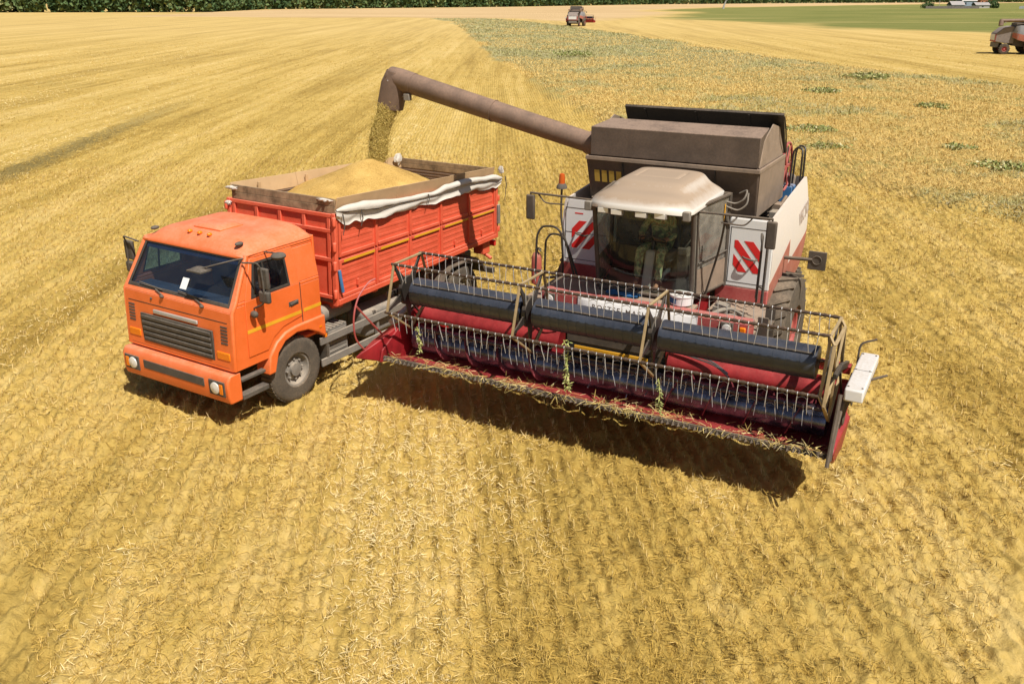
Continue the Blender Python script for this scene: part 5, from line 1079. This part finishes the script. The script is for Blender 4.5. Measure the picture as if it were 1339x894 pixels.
    for k, p in enumerate(bp):
        bt_ = MB(); bt_.tube([(p.x, y, p.z) for y in np.linspace(-3.20, 3.20, 15)], .020, 10)
        for q in range(53):
            y = -3.12 + 6.24 * q / 52; bt_.tube([(p.x, y - .018, p.z), (p.x, y + .018, p.z)], .026, 8)
        b_ = bt_.build('reel_bat', M['bat'], RE)
        tn = MB(); g = random.Random(k)
        for q in range(52):
            y = -3.06 + 6.12 * q / 51; dx = g.uniform(-.02, .02); dy = g.uniform(-.03, .03) * (1 if q % 7 else 2)
            tn.tube([(p.x, y, p.z - .018), (p.x + .012, y + dy * .3, p.z - .10), (p.x - .01 + dx, y + dy, p.z - .27)], [.006, .0055, .004], 5)
            if q % 2 == 0: tn.tube([(p.x, y, p.z - .06), (p.x - .02, y + .06, p.z - .045), (p.x, y + .12, p.z - .06)], .0045, 4)
        for q in range(52): y = -3.06 + 6.12 * q / 51; tn.tube([(p.x, y, p.z - .02), (p.x + .024, y, p.z), (p.x + .012, y, p.z + .024)], .007, 5)
        o = tn.build('tine_row', M['tine'], RE)
build_header()

# far copies of the harvester share its meshes; their unloading tube lies folded back
def far_copy(x, y, rz, label):
    c = copy_tree(HRV); c.location = (x, y, 0); c.rotation_euler = (0, 0, rz)
    for ch in c.children:
        if ch.name.startswith('unloading_tube'): ch.rotation_mode = 'QUATERNION'; ch.rotation_quaternion = (ELBOW - TUBE_ROOT).rotation_difference(Vector((-1, -.12, -.02)))
        if ch.name.startswith(('side_shell', 'front_panel', 'bonnet')) and ch.material_slots and 'white' in ch.material_slots[0].material.name: ch.material_slots[0].link = 'OBJECT'; ch.material_slots[0].material = M['farside']  # white panels swapped for a grey with the shade painted in
    c['label'] = label; c['group'] = 'harvesters working far away in the fields'
    return c
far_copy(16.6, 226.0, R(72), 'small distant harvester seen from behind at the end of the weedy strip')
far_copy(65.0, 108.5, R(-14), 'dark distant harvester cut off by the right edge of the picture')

# ------------------------------------------------------------------ falling grain
def hw(p): return HRV.matrix_basis @ Vector(p)
def grain_stream():
    top = hw((-3.68, -5.74, 4.34)); bot = Vector((-2.62, 17.0, 3.22)); n = 46000; g = np.random.default_rng(8)
    t = g.uniform(0, 1, n) ** .85; k = t ** 1.0; rad = .20 - .03 * t
    rr = rad * np.sqrt(g.uniform(0, 1, n)) * (1 + .35 * (g.uniform(0, 1, n) > .93)); a = g.uniform(0, 2 * PI, n)
    cx = top.x + (bot.x - top.x) * t ** .8; cy_ = top.y + (bot.y - top.y) * t ** .8; cz = top.z + (bot.z - top.z) * t
    wob = .02 * np.sin(t * 9) + .008 * np.sin(t * 41)
    x = cx + rr * np.cos(a) + wob; y = cy_ + rr * np.sin(a); z = cz
    s = g.uniform(.003, .006, n)[:, None]; p0 = np.stack([x, y, z], -1)
    d = np.stack([g.normal(0, .2, n), g.normal(0, .25, n), np.ones(n)], -1); d /= np.linalg.norm(d, axis=1)[:, None]; e = np.cross(d, g.normal(0, 1, (n, 3))); e /= np.linalg.norm(e, axis=1)[:, None]; f = np.cross(d, e)
    L_ = s * g.uniform(1.5, 5, n)[:, None]
    V = np.stack([p0 - d * L_, p0 + e * s, p0 + f * s, p0 - e * s, p0 - f * s, p0 + d * L_], 1).reshape(-1, 3)
    tri = np.array([[0, 2, 1], [0, 3, 2], [0, 4, 3], [0, 1, 4], [5, 1, 2], [5, 2, 3], [5, 3, 4], [5, 4, 1]]); q = ((np.arange(n) * 6)[:, None, None] + tri[None]).reshape(-1, 3)
    o = mesh_np('grain_stream', V, q, [blade_mat('falling_grain', [(0, (.34, .25, .06)), (.5, (.50, .37, .10)), (1, (.70, .53, .19))])], {'rnd': ('FLOAT', 'POINT', np.repeat(g.uniform(0, 1, n), 6))})
    tag(o, 'stream of grain pouring from the brown spout onto the heap', 'grain stream', kind='stuff')
grain_stream()

# ------------------------------------------------------------------ loose things on the harvester
def placed(name, label, cat, mats_build):
    e = empty(name, HRV.location, HRV.rotation_euler[2]); mats_build(e); tag(e, label, cat); return e
def cloth(e):
    def f(i, j): return (-2.02 + .20 * j, -.42 + .52 * i, 1.875 + .035 * float(vnoise(np.array([i * 6.]), np.array([j * 3.]), 5)[0]))
    MB().grid(24, 10, f, .02).build('folded_cloth', M['blue'], e, ang=70)
placed('cloth', 'bright blue folded cloth lying on the ledge under the cab windscreen', 'cloth', cloth)
def tub(e):
    m = MB(); m.lathe([(.15, 1.86), (.17, 1.88), (.175, 2.0), (.185, 2.005), (.185, 2.02), (.17, 2.03), (.001, 2.028)], (-1.90, .78, 0), 'z', 28); m.build('lidded_tub', M['white'], e)
    m = MB(); m.grid(8, 3, lambda i, j: (-1.90 + .178 * math.cos(-1.2 + i), .78 + .178 * math.sin(-1.2 + i), 1.90 + .08 * j), 0); m.build('blue_label', M['blue'], e)
placed('tub', 'round white tub with a blue label at the foot of the cab', 'tub', tub)
# weed stalks caught on the reel
stalk = blade_mat('stalk_leaves', [(0, (.25, .28, .06)), (.5, (.42, .42, .12)), (1, (.62, .56, .25))])
def weed_on_reel(y, x, ztop, l, label, seed):
    g = random.Random(seed); e = empty('caught_stalk', HRV.location, HRV.rotation_euler[2]); m = MB()
    for q in range(2 if l > .6 else 1):
        pts = []; px, py = x, y + q * .07
        for k in range(9): pts.append((px, py, ztop - l * k / 8)); px += g.uniform(-.015, .03); py += g.uniform(-.01, .035)
        m.tube(pts, [.008 - .0006 * k for k in range(9)], 5)
        for k in range(60):
            t = g.random(); i = min(int(t * 8), 7); p = Vector(pts[i]).lerp(Vector(pts[i + 1]), t * 8 - i); d = Vector((g.gauss(0, 1), g.gauss(0, 1), g.gauss(-.6, .6))).normalized() * g.uniform(.03, .085); w = d.cross(Vector((g.random(), g.random(), g.random()))).normalized() * .009
            m.add([p, p + d * .5 + w, p + d, p + d * .5 - w], [(0, 1, 2, 3)])
    m.build('stalk', M['stalk'], e, smooth=False); tag(e, label, 'weed stalk', 'weed stalks caught on the reel')
mm_, nt_s, b_s = newmat('green_stalk'); tcs = N(nt_s, 'ShaderNodeTexCoord'); nns = N(nt_s, 'ShaderNodeTexNoise', Scale=25.0); nt_s.links.new(tcs.outputs['Object'], nns.inputs['Vector']); nt_s.links.new(ramp(nt_s, nns.outputs[0], [(.35, (.16, .20, .05)), (.55, (.40, .40, .12)), (.7, (.62, .55, .28))]).outputs[0], b_s.inputs['Base Color']); b_s.inputs['Roughness'].default_value = .8; M['stalk'] = mm_
weed_on_reel(-.22, .12, 1.78, .70, 'tall leafy green stalk hanging from the middle of the reel', 1)
weed_on_reel(1.02, -.30, 1.30, .50, 'small drooping stalk right of the middle reel star', 2)
weed_on_reel(-2.85, -.15, 1.42, .42, 'yellow green stalk hanging over the left red divider', 3)

# ------------------------------------------------------------------ the operator, seated in the cab
def skin_body(name, verts, edges, radii, mat, parent, sub=2, smooth=True):
    me = bpy.data.meshes.new(name); me.from_pydata([tuple(v) for v in verts], edges, []); o = bpy.data.objects.new(name, me); COL.objects.link(o); o.parent = parent
    m = o.modifiers.new('skin', 'SKIN'); m.use_smooth_shade = True
    sv = me.skin_vertices
    if not sv:
        import bmesh
        bm = bmesh.new(); bm.from_mesh(me); bm.verts.layers.skin.verify(); bm.to_mesh(me); bm.free(); sv = me.skin_vertices
    for i, r_ in enumerate(radii):
        d = sv[0].data[i]; d.radius = (r_, r_) if not isinstance(r_, tuple) else r_; d.use_root = (i == 0)
    b = o.modifiers.new('sub', 'SUBSURF'); b.levels = sub; b.render_levels = sub; me.materials.append(mat); return o
def operator():
    P_ = empty('person', HRV.location, HRV.rotation_euler[2]); cy = .11
    tag(P_, 'person in camouflage clothes seated behind the steering wheel in the harvester cab', 'person')
    V = []; E_ = []; Rr = []
    def v(p, r_, par=None):
        V.append(Vector(p)); Rr.append(r_); i = len(V) - 1
        if par is not None: E_.append((par, i))
        return i
    pel = v((-2.72, cy, 2.52), (.14, .11)); wa = v((-2.73, cy, 2.68), (.13, .10), pel); ch = v((-2.74, cy, 2.86), (.15, .11), wa); nk = v((-2.72, cy, 2.99), .06, ch); hd = v((-2.69, cy, 3.06), .055, nk)
    ends = {}
    for s in (-1, 1):
        sh = v((-2.72, cy + s * .18, 2.93), .06, ch); el = v((-2.58, cy + s * .27, 2.70), .045, sh); wr = v((-2.44, cy + s * .20, 2.66), .028, el); ha = v((-2.40, cy + s * .19, 2.67), .034, wr)
        hp = v((-2.68, cy + s * .10, 2.48), .085, pel); kn = v((-2.28, cy + s * .17, 2.50), .062, hp); an = v((-2.20, cy + s * .17, 2.02), .038, kn); ft = v((-2.06, cy + s * .18, 1.96), .035, an); ends[s] = (sh, el, wr, ha, hp, kn, an, ft)
        for q in range(4):
            b0 = v((-2.375, cy + s * (.165 + .016 * q), 2.685 - .004 * q), .009, ha); b1 = v((-2.35, cy + s * (.17 + .016 * q), 2.675), .0085, b0); v((-2.355, cy + s * (.17 + .016 * q), 2.650), .008, b1)
        t0 = v((-2.40, cy + s * .155, 2.67), .010, ha); v((-2.375, cy + s * .15, 2.655), .009, t0)
    body = skin_body('body', V, E_, Rr, M['skin'], P_)
    h = MB(); h.ball((-2.67, cy, 3.15), .092, (1.05, .84, 1.22), 14); h.ball((-2.572, cy, 3.14), .016, (1, .8, 1.4), 6)
    for s in (-1, 1): h.ball((-2.68, cy + s * .080, 3.14), .022, (.7, .4, 1.2), 6)
    h.box(-2.59, -2.578, cy - .025, cy + .025, 3.092, 3.10)
    h.build('head', M['skin'], P_)
    e = MB()
    for s in (-1, 1): e.ball((-2.588, cy + s * .032, 3.165), .011, (.6, 1.3, .8), 6)
    e.build('eyes', M['black'], P_)
    c = MB(); c.grid(14, 20, lambda i, j: (-2.675 + .102 * math.sin(i * PI * .5) * math.cos(2 * PI * j), cy + .086 * math.sin(i * PI * .5) * math.sin(2 * PI * j), 3.19 + .075 * math.cos(i * PI * .5)), 0)
    c.grid(6, 8, lambda i, j: (-2.59 + .08 * i, cy + .07 * (2 * j - 1) * (1 - .3 * i), 3.195 - .02 * i), .006); c.build('cap', M['camo'], P_)
    V2 = [V[pel] + Vector((0, 0, .02)), V[wa], V[ch], V[nk] - Vector((0, 0, .03))]; E2 = [(0, 1), (1, 2), (2, 3)]; R2 = [(.155, .125), (.148, .118), (.168, .128), .075]
    for s in (-1, 1):
        sh, el, wr = ends[s][:3]; n = len(V2); V2 += [V[sh], V[el], V[wr] - (V[wr] - V[el]) * .1]; E2 += [(2, n), (n, n + 1), (n + 1, n + 2)]; R2 += [.072, .058, .042]
    skin_body('jacket', V2, E2, R2, M['camo'], P_)
    V3 = [V[pel]]; E3 = []; R3 = [(.155, .12)]
    for s in (-1, 1):
        hp, kn, an = ends[s][4:7]; n = len(V3); V3 += [V[hp], V[kn], V[an] + Vector((0, 0, .04))]; E3 += [(0, n), (n, n + 1), (n + 1, n + 2)]; R3 += [.10, .075, .058]
    skin_body('trousers', V3, E3, R3, M['camo'], P_)
    for s in (-1, 1):
        b_ = MB(); y = cy + s * .175; b_.box(-2.26, -2.02, y - .05, y + .05, 1.905, 1.97); b_.box(-2.27, -2.15, y - .05, y + .05, 1.97, 2.07); b_.build('boot', M['black'], P_, .03, 3)
operator()

def header_straw():
    g = rng; n = 2600; yy = g.uniform(-3.3, 3.3, n); xx = np.where(g.uniform(0, 1, n) < .55, g.uniform(-.03, .12, n), g.uniform(-.75, .0, n)); cl = fbm(yy * 2.5 + 30, xx * 2 + 9, 95); k = g.uniform(.25, .85, n) < cl; xx, yy = xx[k], yy[k]; n = len(xx)
    zz = np.interp(xx, [-.80, -.58, -.35, -.15, .02, .12], [.79, .73, .77, .86, .905, .90]) + g.uniform(0, .02, n)
    a = math.radians(-118.55); wx = .959 + xx * math.cos(a) - yy * math.sin(a); wy = 11.263 + xx * math.sin(a) + yy * math.cos(a)
    o = blades('loose_cuttings', wx, wy, zz, g.uniform(.06, .24, n), g.uniform(.004, .008, n), g.uniform(0, 2 * PI, n), g.normal(0.05, .2, n), g.uniform(0, 1, n), blade_mat('cuttings', [(0, (.35, .24, .07)), (.6, (.62, .46, .15)), (1, (.8, .66, .34))]), .1)
    tag(o, 'cut straw lying along the knife and on the red header floor', 'straw', kind='stuff')
header_straw()
